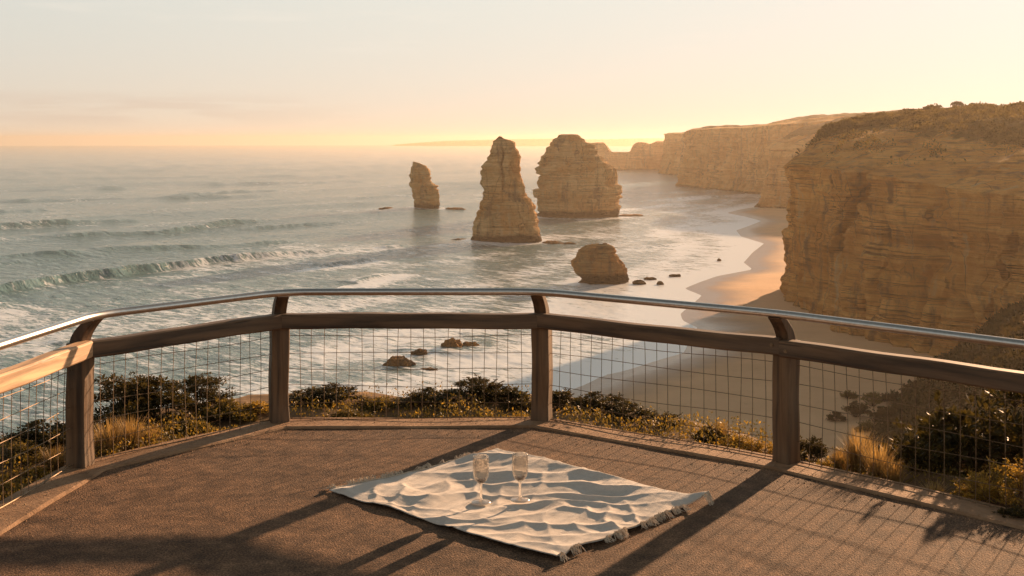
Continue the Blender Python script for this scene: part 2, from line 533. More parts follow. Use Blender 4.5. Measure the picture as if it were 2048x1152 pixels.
# ------------------------------------------------------------------ sea
def build_sea():
    at = np.concatenate([np.linspace(-.60, .60, 1250)])
    ang = np.arctan(at)
    rest = np.linspace(ang[-1], 2 * math.pi + ang[0], 62)[1:-1]
    ang = np.concatenate([ang, rest])
    yp = np.concatenate([np.linspace(1600, 620, 12)[:-1], np.linspace(620, 11.1, 560)])
    r = F * 47.1 / yp
    A, RR = np.meshgrid(ang, r)
    X, Y = RR * np.sin(A), RR * np.cos(A)
    n = np.array([.82, -.57])
    e = np.array([.57, .82])
    u = X * n[0] + Y * n[1]       # towards the shore
    v = X * e[0] + Y * e[1]
    s = np.full(X.shape, -400.0)
    near = (X > -150) & (X < 600) & (Y > 20) & (Y < 1950)
    s[near] = shore(X[near], Y[near])
    s[(X >= 600) & (Y > 0)] = 100
    ds = -s
    deep = sstep(3, 70, ds)
    spacing = RR * RR / (F * 47.1) * 1.2
    wob = fbm(X / 120, Y / 120, 0, 3, 5)
    ph = (u + 26 * wob) / 88.0 * 2 * math.pi
    ph = ph + .55 * np.sin(ph)
    grp = .6 + .5 * vn(v / 260, u / 90, 0, 11)
    sw = (np.sin(ph) * .5 + .5) ** 2.2
    Z = 2.7 * sw * grp * sstep(10, 150, ds) * (1 - sstep(3000, 7000, RR))
    far = sstep(500, 900, RR) * (1 - sstep(5000, 9000, RR))
    Z += .7 * far * fbm(u / 22, v / 70, 0, 3, 17) * deep
    chop = fbm(u / 7.5 + .6 * wob, v / 17, 0, 4, 21)
    Z += .55 * (1 - np.abs(chop) * 1.6) * deep * (1 - sstep(4, 12, spacing)) * .7
    chop2 = fbm(X / 2.6, Y / 3.1, 0, 3, 31)
    Z += .17 * chop2 * sstep(1, 25, ds) * (1 - sstep(1.0, 3.5, spacing))
    # individual breaking crests
    foam = np.zeros_like(Z)
    crests = [([(-140, 612), (0, 588), (120, 568), (280, 548), (400, 533), (500, 524), (620, 512), (760, 502)], 2.9, .20, 1),
    ([(-80, 408), (60, 404), (240, 400), (420, 396), (560, 392)], 2.2, .04, 31), ([(-80, 362), (200, 358), (500, 354), (760, 351)], 2.4, .0, 32),
              ([(100, 345), (420, 341), (700, 339)], 2.4, .0, 33), ([(300, 372), (520, 368), (800, 363)], 2.0, .0, 34), ([(120, 512), (300, 502), (470, 494), (640, 480)], 1.1, .05, 35),
              ([(-100, 532), (60, 520), (200, 512)], 1.2, .05, 36),
              ([(60, 482), (200, 474), (330, 468), (460, 452), (560, 445)], 1.9, .12, 2),
              ([(380, 466), (520, 458), (640, 449), (740, 440)], 1.4, .1, 9),
              ([(-60, 462), (100, 452), (230, 446), (330, 441)], 1.9, .12, 3),
              ([(-60, 430), (60, 424), (140, 420)], 1.6, .05, 8),
              ([(330, 392), (480, 385), (620, 381)], 2.0, .05, 6), ([(0, 384), (160, 380), (300, 377)], 1.8, .05, 7),
              ([(640, 536), (700, 528), (745, 520)], 1.1, .9, 4), ([(770, 503), (810, 498)], 1.2, .4, 5),
              ([(-100, 640), (-20, 622), (30, 610)], 1.4, .5, 12),
              ([(700, 572), (745, 558), (775, 548)], .9, 1.2, 14),
              ([(690, 400), (800, 392), (960, 386)], 1.3, .1, 13), ([(1260, 405), (1370, 399), (1480, 392)], 1.0, .5, 15),
              ([(1100, 512), (1260, 500), (1400, 486)], .5, .5, 16), ([(60, 700), (300, 690), (480, 668)], .9, .3, 18),
              ([(760, 700), (960, 712), (1060, 690)], .5, .55, 19), ([(600, 770), (800, 775), (1000, 750)], .45, .5, 20)]
    for P, h, fo, sd in crests:
        W = densify(np.array([S(*p) for p in P]), 6)
        lo, hi = W.min(0) - 30, W.max(0) + 30
        k = (X > lo[0]) & (X < hi[0]) & (Y > lo[1]) & (Y < hi[1])
        if not k.any(): continue
        x, y = X[k], Y[k]
        D = np.full(x.shape, 1e9)
        SG = np.zeros(x.shape)
        T = np.zeros(x.shape)
        for i, (a, b) in enumerate(zip(W[:-1], W[1:])):
            ab = b - a
            L = ab @ ab
            t = np.clip(((x - a[0]) * ab[0] + (y - a[1]) * ab[1]) / L, 0, 1)
            dx, dy = x - a[0] - t * ab[0], y - a[1] - t * ab[1]
            d = np.hypot(dx, dy)
            m = d < D
            D = np.where(m, d, D)
            SG = np.where(m, dx * ab[1] - dy * ab[0], SG)
            T = np.where(m, (i + t) / (len(W) - 1), T)
        q = np.where(SG > 0, D, -D)          # + on the shoreward side
        q = q + 1.5 * vn(x / 11, y / 11, 0, sd) + .22 * vn(x / 3.2, y / 3.2, 0, sd + 40)
        amp = h * sstep(0, .16, T) * (1 - sstep(.72, 1.0, T)) * (.85 + .3 * vn(T * len(W) * .25, sd * 1.0, 0, 60))
        prof = np.where(q > 0, np.exp(-(q / 2.4) ** 2), np.exp(-(np.abs(q) / 12.0) ** 1.5))
        Z[k] += amp * prof
        br = np.clip(.45 + 1.1 * vn(x / 9, y / 9, 0, sd + 70), 0, 1)
        foam[k] = np.maximum(foam[k], fo * br * np.exp(-((q + .4) / 1.3) ** 2) * sstep(0, .15, T))
        foam[k] = np.maximum(foam[k], .5 * fo * np.exp(-((q - 7) / 6) ** 2) * (q > 1.5) * (1 - sstep(.8, 1, T)))
    # foam field
    fs = fbm(u / 26, v / 75, 0, 4, 80)
    surf = sstep(260, 40, ds)
    base = .07 + .22 * surf + .30 * sstep(-.1, .5, fs)
    base += .95 * np.exp(-(np.clip(ds, 0, None) / 15.0) ** 1.2)
    base += .25 * np.exp(-((ds - 32 - 9 * fs) / 6) ** 2) + .20 * np.exp(-((ds - 62 - 12 * fs) / 8) ** 2)
    lowleft = sstep(900, 300, RR) * .13
    base += lowleft
    base *= (1 - sstep(900, 2200, RR) * .9)
    for cx, cy, rx in STACKC:
        d = np.hypot(X - cx, (Y - cy))
        base += .55 * np.exp(-((d - rx) / 3.5) ** 2)
    foam = np.clip(foam + base, 0, 1.3)
    shallow = np.exp(-(np.clip(ds, 0, None) / 45.0))
    calm = .30 + .70 * sstep(6, 120, ds)
    calm *= np.clip(1.0 - .45 * sstep(700, 3000, RR), 0, 1)
    Z = SEA + Z * sstep(-2, 12, ds)
    V = np.stack([X, Y, Z], -1).reshape(-1, 3)
    f = grid_faces(len(r), len(ang), True)
    c = len(V)
    V = np.vstack([V, [[0, 0, SEA]]])
    me = mesh_np('sea', V, f[:, ::-1], True, dict(foam=np.append(foam.ravel(), 0), calm=np.append(calm.ravel(), 1), shallow=np.append(shallow.ravel(), 0)))
    o = link('sea', me, M['water'])
    tag(o, kind='structure')


# ------------------------------------------------------------------ sea stacks
def stack_mesh(name, prof, base_y, depth=.8, seed=1, amp=1.0, rows=150, cols=240, crack=None, topdepth=None):
    prof = np.array(prof, float)
    D = F * 47.1 / (base_y - HY)
    ys, L, Rr = prof[:, 0], prof[:, 1], prof[:, 2]
    z = CH - (ys - HY) / F * D
    L = (L - 1024) / F * D
    Rr = (Rr - 1024) / F * D
    order = np.argsort(z)
    z, L, Rr = z[order], L[order], Rr[order]
    zz = np.concatenate([[SEA - 4], np.linspace(SEA - .5, z[-1], rows)])
    l, r = np.interp(zz, z, L), np.interp(zz, z, Rr)
    cx, hw = (l + r) / 2, (r - l) / 2
    dep = hw * depth
    x0 = (L[0] + Rr[0]) / 2
    a = np.linspace(0, 2 * math.pi, cols, endpoint=False)
    A, ZZ = np.meshgrid(a, zz)
    HW, CX, DP = hw[:, None], cx[:, None], dep[:, None]
    ca, sa = np.cos(A), np.sin(A)
    pw = .78                                # squarish section
    X = CX + HW * np.sign(ca) * np.abs(ca) ** pw
    Y = DP * np.sign(sa) * np.abs(sa) ** pw
    rad = np.hypot(X - CX, Y)
    led = np.tanh(2.2 * vn(ZZ / 1.5 + .6 * vn(X / 9, Y / 9, 0, seed), X / 30, Y / 30, seed + 1)) * .75 + vn(ZZ / .45, X / 14, Y / 14, seed + 2) * .28
    big = fbm(X / 9 + seed, Y / 9, ZZ / 14, 3, seed + 3) * 1.7
    fl = fbm(X / 2.6, Y / 2.6, ZZ / 5, 4, seed + 6, .6) * 1.3
    msk = sstep(-.25, .35, fbm(X / 16, Y / 16, ZZ / 9, 2, seed + 14))
    led = led * (.45 + .75 * msk)
    joint = np.exp(-(vn(np.arctan2(Y, X - CX) * 2.4 + .4 * vn(ZZ / 4, 1, 0, seed), ZZ / 30, 0, seed + 15) / .07) ** 2) * sstep(-.3, .3, vn(ZZ / 9, A * 2, 0, seed + 16))
    fl = fl - 1.3 * joint
    side = np.abs(ca) ** 6                  # keep the outline, free the faces
    k = amp * np.clip(HW / 7.0, .12, 1.0)
    d = k * (led + big * (1 - .65 * side) + fl)
    if crack:
        for cxp, y0, y1, w, dep_ in crack:
            cX = (cxp - 1024) / F * D
            zt, zb = CH - (y0 - HY) / F * D, CH - (y1 - HY) / F * D
            inz = sstep(zb - 1, zb + 2, ZZ) * (1 - sstep(zt - 1, zt + 1, ZZ))
            d = d - dep_ * np.exp(-((X - cX + .5 * vn(ZZ / 3, 0, 0, seed)) / w) ** 2) * inz * (sa < 0)
    under = np.exp(-((ZZ - (SEA + 1.6)) / 1.5) ** 2) * .9 * amp
    d = d - under * (1 - .3 * side)
    X = X + d * (X - CX) / np.maximum(rad, .3)
    Y = Y + d * Y / np.maximum(rad, .3)
    Z = ZZ + (.9 if seed == 61 else .45) * amp * fbm(X / 2.4, Y / 2.4, ZZ / 3, 4, seed + 9, .6) * (ZZ > SEA + 1)
    V = np.stack([X - x0, Y, Z - SEA], -1).reshape(-1, 3)
    f = grid_faces(len(zz), cols, True)
    me0 = np.vstack([V, [[cx[-1] - x0, 0, z[-1] - SEA + .25 * amp]]])
    tri = []
    b = (len(zz) - 1) * cols
    cap = np.array([[b + i, b + (i + 1) % cols, len(V), len(V)] for i in range(cols)])
    me = bpy.data.meshes.new(name)
    me.from_pydata(me0.tolist(), [], f.tolist() + [tuple(q[:3]) for q in cap.tolist()])
    me.update()
    return me, (x0, D)


def zoomprof(rows, sc, ox, oy):
    return [(oy + y / sc, ox + l / sc, ox + r / sc) for y, l, r in rows]


MIDP = zoomprof([(108, 310, 335), (125, 290, 352), (150, 265, 450), (180, 262, 468), (215, 248, 468), (240, 235, 490), (265, 222, 492), (300, 195, 510), (330, 192, 505), (360, 172, 505), (400, 165, 500), (430, 163, 498),
                 (480, 168, 505), (520, 160, 530), (560, 166, 533), (600, 175, 553), (650, 172, 556), (668, 170, 592), (690, 162, 610), (735, 150, 635), (745, 138, 636), (780, 140, 636), (820, 120, 650), (850, 105, 655), (900, 85, 665), (940, 78, 670), (960, 75, 688), (1000, 66, 690), (1050, 48, 712), (1095, 40, 700)], 4.609, 930, 250)
BIGP = zoomprof([(88, 884, 1040), (100, 870, 1044), (118, 850, 1060), (130, 815, 1100), (155, 800, 1112), (160, 785, 1115), (178, 778, 1190), (195, 785, 1197), (212, 748, 1200), (240, 742, 1215), (270, 735, 1222), (298, 695, 1260), (325, 690, 1270), (350, 665, 1310),
                 (365, 678, 1340), (400, 650, 1385), (430, 665, 1388), (460, 688, 1395), (500, 680, 1400), (540, 668, 1400), (560, 672, 1432), (590, 675, 1440), (598, 630, 1440), (640, 632, 1430), (662, 636, 1428), (672, 670, 1425), (730, 675, 1420), (780, 677, 1430), (810, 675, 1435), (835, 672, 1420), (870, 680, 1415)], 4.609, 930, 250)
LEFP = zoomprof([(186, 222, 235), (196, 214, 262), (215, 208, 320), (240, 202, 370), (262, 196, 450), (275, 194, 456), (290, 192, 448), (312, 190, 465), (345, 182, 480), (385, 172, 497), (410, 145, 507), (430, 172, 500), (450, 177, 500), (500, 178, 520), (540, 162, 545), (560, 162, 560), (575, 165, 570), (585, 172, 612), (610, 185, 615), (650, 200, 625), (680, 208, 633),
                 (760, 222, 638), (800, 230, 641), (860, 232, 643), (900, 230, 650), (940, 226, 655), (965, 215, 670), (1010, 205, 676)], 8.23, 800, 300)
SMAP = zoomprof([(192, 630, 672), (205, 600, 688), (213, 490, 692), (222, 385, 705), (235, 368, 735), (255, 350, 768), (280, 320, 775), (285, 290, 777), (318, 288, 780), (345, 265, 800), (380, 240, 835), (430, 195, 873), (470, 188, 877), (500, 190, 880), (540, 202, 900), (580, 222, 925), (612, 225, 935), (625, 262, 950),
                 (660, 275, 985), (700, 262, 1000), (740, 250, 1018), (785, 240, 1022)], 7.2, 1120, 460)
STACKS = []
for nm, pf, by, kw, lab in [
    ('sea_stack', MIDP, 484.5, dict(depth=.85, seed=3, crack=[(1005, 295, 385, .35, 2.2), (985, 400, 470, .5, 1.2), (1056, 440, 484, .8, 1.6)]), 'tall tapering limestone sea stack with a dark vertical crack, nearest of the big stacks'),
    ('sea_stack', BIGP, 433, dict(depth=.75, seed=21, rows=170, cols=320, crack=[(1160, 330, 352, .8, 1.0)]), 'widest sea stack, a broad banded limestone block with a flat top'),
    ('sea_stack', LEFP, 420, dict(depth=.8, seed=41, amp=.8), 'small leaning limestone sea stack standing farthest out and leftmost'),
    ('sea_stack', SMAP, 564.5, dict(depth=.8, seed=61, amp=1.0, rows=120), 'low dark knobbly rock stump in the shallows near the beach')]:
    me, (x0, D) = stack_mesh(nm, pf, by, **kw)
    STACKS.append((nm, me, x0, D, lab))
STACKC = [(x0, D, 18 if i < 1 else (30 if i == 1 else 11)) for i, (_, _, x0, D, _) in enumerate(STACKS)]
for nm, me, x0, D, lab in STACKS:
    o = link(nm, me, M['stump' if 'stump' in lab else 'rock'])
    o.location = (x0, D, SEA)
    tag(o, lab, 'sea stack', 'limestone sea stacks')


def boulder(px, py, w, h, seed, label, group, dep=.8, mat='reef'):
    """irregular rock, w and h in photo px"""
    x, y = S(px, py)
    k = y / F
    W, H = w * k, h * k
    nr, nc = 26, 48
    th = np.linspace(0, math.pi / 2 + .35, nr)
    ph = np.linspace(0, 2 * math.pi, nc, endpoint=False)
    T, P = np.meshgrid(th, ph, indexing='ij')
    nx, ny, nz = np.sin(T) * np.cos(P), np.sin(T) * np.sin(P), np.cos(T)
    d = 1 + .45 * fbm(nx * 1.6 + seed, ny * 1.6, nz * 1.6, 4, seed, .6)
    V = np.stack([nx * d * W / 2, ny * d * W / 2 * dep, nz * d * H], -1).reshape(-1, 3)
    V[:, 2] += .12 * H * vn(V[:, 0] * 4 / max(W, .1), V[:, 1] * 4 / max(W, .1), 0, seed)
    o = link('rock', mesh_np('rock', V, grid_faces(nr, nc, True)[:, ::-1]), M[mat])
    o.location = (x, y, SEA - .05)
    return tag(o, label, 'rock', group)


SR = 'dark rocks awash in the surf'
boulder(798, 733, 62, 20, 1, 'largest near dark rock awash in the surf, seen through the middle wire panel', SR)
boulder(838, 712, 34, 13, 2, 'small dark rock just behind and right of the nearest surf rock', SR)
boulder(905, 700, 46, 22, 3, 'rounded dark rock in the surf, highest of the four behind the wire', SR)
boulder(942, 697, 42, 15, 4, 'long low dark rock touching the right side of the rounded surf rock', SR)
boulder(858, 742, 40, 6, 5, 'barely showing flat rock in front of the other surf rocks', SR)
SB = 'small rocks beside the stump'
boulder(1278, 568, 26, 8, 6, 'low brown rock just right of the knobbly stump', SB)
boulder(1320, 569, 14, 7, 7, 'lone small brown rock on the wet sand edge right of the stump', SB)
boulder(1300, 559, 24, 5, 8, 'thin flat rock behind the low brown rock by the stump', SB)
boulder(1350, 553, 24, 5, 17, 'flat rock farthest right in the row leading from the stump to the beach', SB)
boulder(1438, 522, 9, 5, 18, 'tiny dark rock in the shallows halfway to the headland beach', SB)
RB = 'reef rocks at the feet of the stacks'
boulder(1108, 488, 46, 7, 9, 'low reef rock at the right foot of the tall tapering stack', RB)
boulder(1140, 489, 26, 5, 19, 'thin reef ledge reaching right from the tall tapering stack', RB)
boulder(918, 482, 36, 5, 10, 'thin reef ledge at the left foot of the tall tapering stack', RB)
boulder(908, 420, 44, 5, 11, 'thin reef ledge reaching right from the small leaning stack', RB)
boulder(772, 418, 30, 3.5, 12, 'flat reef ledge reaching left from the small leaning stack', RB)
boulder(1262, 432, 50, 3.5, 13, 'faint reef line reaching right from the widest stack', RB)

build_sea()


# ------------------------------------------------------------------ beach
def build_beach():
    t = np.linspace(-.35, .85, 560)
    yp = np.linspace(900, 96, 520)
    Y = (F * 47.1 / yp)[:, None] + 0 * t[None]
    X = Y * t[None]
    s = shore(X, Y)
    Z = SEA + np.where(s > 0, .045 * s / (1 + s / 90.0), .06 * s)
    Z = Z + (s > 2) * (.10 * fbm(X / 8, Y / 8, 0, 4, 3) + .3 * fbm(X / 40, Y / 40, 0, 2, 4) * sstep(5, 40, s))
    Z = np.maximum(Z, SEA - 8)
    V = np.stack([X, Y, Z], -1).reshape(-1, 3)
    o = link('beach', mesh_np('beach', V, grid_faces(*X.shape), True), M['sand'])
    tag(o, kind='structure')


build_beach()


# ------------------------------------------------------------------ cliffs
def cliff(name, ctrl, nu, nw, nt, amp=1.0, seed=0, foot=-47.0, vegk=1.0, scars=(), rough_top=1.0, lipround=0):
    c = np.array(ctrl, float)               # x y zlip tx ty ztop flare
    d = np.r_[0, np.cumsum(np.hypot(*np.diff(c[:, :2], axis=0).T))]
    uu = np.linspace(0, d[-1], nu)
    I = np.stack([np.interp(uu, d, c[:, k]) for k in range(7)], 1)
    w = max(3, nu // (len(c) * 3))
    ker = np.hanning(w + 2)[1:-1]
    ker /= ker.sum()
    for k in range(7):
        I[:, k] = np.convolve(np.pad(I[:, k], (w // 2, w - 1 - w // 2), 'edge'), ker, 'valid')
    x, y, zl, tx, ty, zt, fl = I.T
    tg = np.stack([np.gradient(x), np.gradient(y)], 1)
    tg /= np.hypot(*tg.T)[:, None]
    out = np.stack([tg[:, 1], -tg[:, 0]], 1)
    inl = np.stack([tx - x, ty - y], 1)
    sg = np.sign((out * inl).sum(1))
    out *= -np.where(sg == 0, 1, sg)[:, None]
    T = np.linspace(0, 1, nw)[:, None]
    Z = foot + (zl - foot)[None] * T
    X = x[None] + out[:, 0] * fl * (1 - T) ** 2.6
    Y = y[None] + out[:, 1] * fl * (1 - T) ** 2.6
    dip = .02 * X
    led = (np.tanh(2.5 * vn((Z + dip) / 2.4, X / 45, Y / 45, seed)) * 1.1 * sstep(-40, -26, Z) + vn((Z + dip) / .7, X / 25, Y / 25, seed + 1) * .45)
    big = fbm(X / 26, Y / 26, Z / 40, 3, seed + 2) * 4.6
    fl2 = fbm(X / 5, Y / 5, Z / 20, 4, seed + 5, .6) * 2.6
    fin = fbm(X / 1.8, Y / 1.8, Z / 1.8, 3, seed + 8) * .45
    msk = sstep(-.3, .3, fbm(X / 30, Y / 30, Z / 16, 3, seed + 15))
    led = led * (.35 + 1.0 * msk)
    U_ = uu[None] + 0 * Z
    joint = np.exp(-(vn(U_ / 9 + .25 * vn(Z / 5, U_ / 30, 0, seed), Z / 60, 0, seed + 17) / .05) ** 2) * sstep(-.35, .25, vn(Z / 14, U_ / 18, 0, seed + 18))
    fin = fin - 2.2 * joint
    rub = (1 - T) ** 3 * fbm(X / 5, Y / 5, Z / 5, 4, seed + 12) * 4.0
    dd = amp * (led + big + fl2 + fin + rub)
    for (a, b, rad, dep) in scars:
        a, b = np.array(a), np.array(b)
        ab = b - a
        t = np.clip(((X - a[0]) * ab[0] + (Y - a[1]) * ab[1] + (Z - a[2]) * ab[2]) / (ab @ ab), 0, 1)
        dist = np.sqrt(((X - a[0] - t * ab[0]) * .5) ** 2 + (Y - a[1] - t * ab[1]) ** 2 + (Z - a[2] - t * ab[2]) ** 2)
        dist = dist + 1.6 * fbm(X / 3.5, Y / 3.5, Z / 3.5, 3, seed + 30)
        dd = dd - dep * (1 - sstep(rad * .86, rad, dist))
    dd = dd * (1 - .0 * T)
    X = X + out[:, 0] * dd
    Y = Y + out[:, 1] * dd
    veg0 = np.zeros_like(X) - .35 + .0 * T
    s = (np.linspace(0, 1, nt)[1:] ** 1.25)[:, None]
    XT = X[-1] + (tx - X[-1]) * s
    YT = Y[-1] + (ty - Y[-1]) * s
    ZT = zl + (zt - zl) * (1 - (1 - s) ** 1.6)
    cl = fbm(XT / 7, YT / 7, 0, 4, seed + 20)
    ZT = ZT + amp * rough_top * (1.1 * cl + 2.2 * fbm(XT / 22, YT / 22, 0, 3, seed + 22)) * np.minimum(1, s * 6) * (1 - .0 * s)
    stp = vn(ZT / 1.6, XT / 60, 0, seed + 40)
    rocky = 1 - sstep(.12, .40, s)
    XT = XT + out[:, 0] * stp * 1.0 * amp * rocky
    YT = YT + out[:, 1] * stp * 1.0 * amp * rocky
    vegT = (-.30 + 1.9 * sstep(.06, .65, s) * (.50 + .50 * sstep(95, 125, XT) if name == 'headland' and seed == 3 else 1.0) + .0 * XT) * vegk
    V = np.stack([np.vstack([X, XT]), np.vstack([Y, YT]), np.vstack([Z + .0 * X, ZT])], -1)
    veg = np.vstack([veg0, vegT])
    # back skirt down to the foot behind the ridge
    last = V[-1].copy()
    last2 = last.copy()
    last2[:, 2] = foot
    V = np.vstack([V, last2[None]])
    veg = np.vstack([veg, veg[-1:]])
    me = mesh_np(name, V.reshape(-1, 3), grid_faces(V.shape[0], nu), False, dict(veg=veg))
    return me, V


near_ctrl = [(190, 60, -14, 260, 120, 2, 6), (150, 130, -12, 235, 200, 8, 6), (118, 190, -11, 215, 250, 11, 6), (103, 228, -9.5, 195, 300, 13.5, 5), (92, 258, -8.2, 180, 335, 13.5, 5), (84, 276, -6.2, 160, 352, 14, 6),
             (80, 300, -5.2, 140, 362, 13.0, 5), (79.5, 330, -4.6, 122, 370, 11.0, 3), (80.5, 352, -4.0, 106, 374, 9.0, 2), (86, 371, -4, 106, 378, 9.0, 2), (103, 392, -4, 114, 383, 10, 3), (130, 440, -4, 150, 400, 13, 3), (180, 500, -4, 200, 430, 15, 3), (260, 560, -4, 280, 460, 16, 3)]  # unseen back of the headland pushed out to shade sand beyond the nose
near_ctrl = [(a + 1.2, b, c, d + 1.5, e, f - 1.2, g) for a, b, c, d, e, f, g in near_ctrl]
me, VN = cliff('headland', near_ctrl, 1150, 210, 110, .92, 3, scars=[((84.5, 286, -8), (83, 292, -16), 3.0, 8.0), ((83, 292, -15), (81.5, 298, -24), 2.6, 6.0), ((98, 236, -14), (94, 244, -34), 1.6, 2.6)], vegk=1.0)
tag(link('headland', me, M['cliff']), kind='structure')
# next headlands along the coast
cB = [(420, 640, -2, 420, 760, 22, 10), (300, 700, -2, 330, 800, 24, 10), (228, 765, -3, 275, 845, 23.5, 10), (190, 805, -4, 245, 858, 19, 10), (178.5, 835, -4.5, 214, 862, 11, 9), (186, 868, -4, 216, 870, 11, 9), (225, 915, -4, 250, 880, 19, 9), (330, 960, -4, 330, 900, 24, 9)]
me, V = cliff('headland', cB, 420, 90, 60, .9, 50, rough_top=1.0)
tag(link('headland', me, M['farcliff']), kind='structure')
cC = [(480, 840, 20, 480, 1000, 30, 12), (330, 890, 20, 360, 1060, 27, 12), (262, 965, 18, 300, 1090, 26, 12), (226, 1030, 15, 282, 1130, 24, 12), (212, 1075, 13, 262, 1160, 17.5, 11), (202, 1120, 13, 245, 1190, 16.5, 10), (182, 1215, 12, 212, 1250, 15.5, 11), (178, 1226, 11, 205, 1262, 15.0, 11), (192, 1290, 9, 225, 1275, 15.5, 12), (280, 1380, 9, 300, 1300, 22, 12)]
me, V = cliff('headland', cC, 420, 90, 50, 1.1, 90, rough_top=.8)
tag(link('headland', me, M['farcliff']), kind='structure')
cD = [(420, 1380, 12, 460, 1560, 16, 12), (300, 1480, 11, 340, 1600, 14, 12), (235, 1570, 10.5, 262, 1650, 12.5, 10), (209, 1645, 10, 224, 1672, 12, 9), (212, 1668, 9.5, 225, 1682, 12, 9), (240, 1760, 8, 250, 1705, 12.5, 12), (360, 1850, 8, 360, 1740, 14, 12)]
me, V = cliff('headland', cD, 360, 80, 40, 1.1, 130, rough_top=.7)
tag(link('headland', me, M['farcliff']), kind='structure')
cE = [(128, 1960, -5, 150, 1950, -3, 6), (120, 1880, -3.5, 135, 1890, -2.5, 6), (124, 1858, -3, 134, 1870, -2, 5), (143, 1852, -3, 143, 1868, -2, 5), (147, 1852, -9, 150, 1870, -9, 6), (151, 1852, -17, 156, 1880, -17, 6), (182, 1856, -17.5, 186, 1880, -17, 6), (187, 1856, -6, 190, 1880, -5, 6),
      (196, 1856, -3, 198, 1880, -1, 6), (208, 1856, -2.5, 210, 1880, -2, 6), (214, 1858, -6, 216, 1880, -5, 6), (222, 1858, -1.5, 226, 1880, 0, 6), (250, 1870, -1.5, 256, 1900, 0, 6), (330, 1900, -1, 330, 1960, 3, 6)]
me, V = cliff('headland', cE, 420, 60, 14, .5, 170, rough_top=.4)
tag(link('headland', me, M['farcliff']), kind='structure')
cF = [(x * .87, 9500, -45 + (z + 45) * .87, x * .87, 9900, -45 + (z2 + 45) * .87, 18) for x, z, z2 in
      [(-1100, -40, -38), (-900, -24, -20), (-650, -8, -2), (-350, 2, 6), (50, 12, 16), (400, 14, 20), (700, 8, 12), (1200, 18, 22), (2000, 20, 26), (3400, 22, 28)]]
me, V = cliff('distant_coast', cF, 420, 30, 10, 1.2, 210, rough_top=1.6)
tag(link('distant_coast', me, M['farcliff']), kind='structure')

# ------------------------------------------------------------------ fence line on the lookout
P1, P2, P3, P4 = G(160, 934), G(558, 845), G(1084, 843), G(1572, 926)


def ext(a, b, L, turn=0.0):
    d = Vector((b[0] - a[0], b[1] - a[1])).normalized()
    ca, sa = math.cos(turn), math.sin(turn)
    d = Vector((d.x * ca - d.y * sa, d.x * sa + d.y * ca))
    return (b[0] + d.x * L, b[1] + d.y * L)


def atz(px, py, z): return G(px, py, z)


q5 = atz(2048, 743, .815)
d5 = Vector((q5[0] - P4[0], q5[1] - P4[1])).normalized()
P5 = (P4[0] + d5.x * 1.97, P4[1] + d5.y * 1.97)
q0 = atz(0, 737, .815)
d0 = Vector((q0[0] - P1[0], q0[1] - P1[1])).normalized()
P0 = (P1[0] + d0.x * 1.97, P1[1] + d0.y * 1.97)
P6 = ext(P4, P5, 1.97, R(-14))
Pm = ext(P1, P0, 1.97, R(10))
PO = [Pm, P0, P1, P2, P3, P4, P5, P6]
CEN = Vector((0.2, 5.5))


def offset(poly, d):
    """mitred offset of an open polyline; d > 0 is inwards"""
    out = []
    V = [Vector(p) for p in poly]
    for i, p in enumerate(V):
        ns = []
        for a, b in ((i - 1, i), (i, i + 1)):
            if a < 0 or b >= len(V): continue
            t = (V[b] - V[a]).normalized()
            n = Vector((t.y, -t.x))
            ns.append(n)
        n = sum(ns, Vector((0, 0))) / len(ns)
        k = n.length
        n.normalize()
        out.append(p + n * d / max(k, .5))
    return out


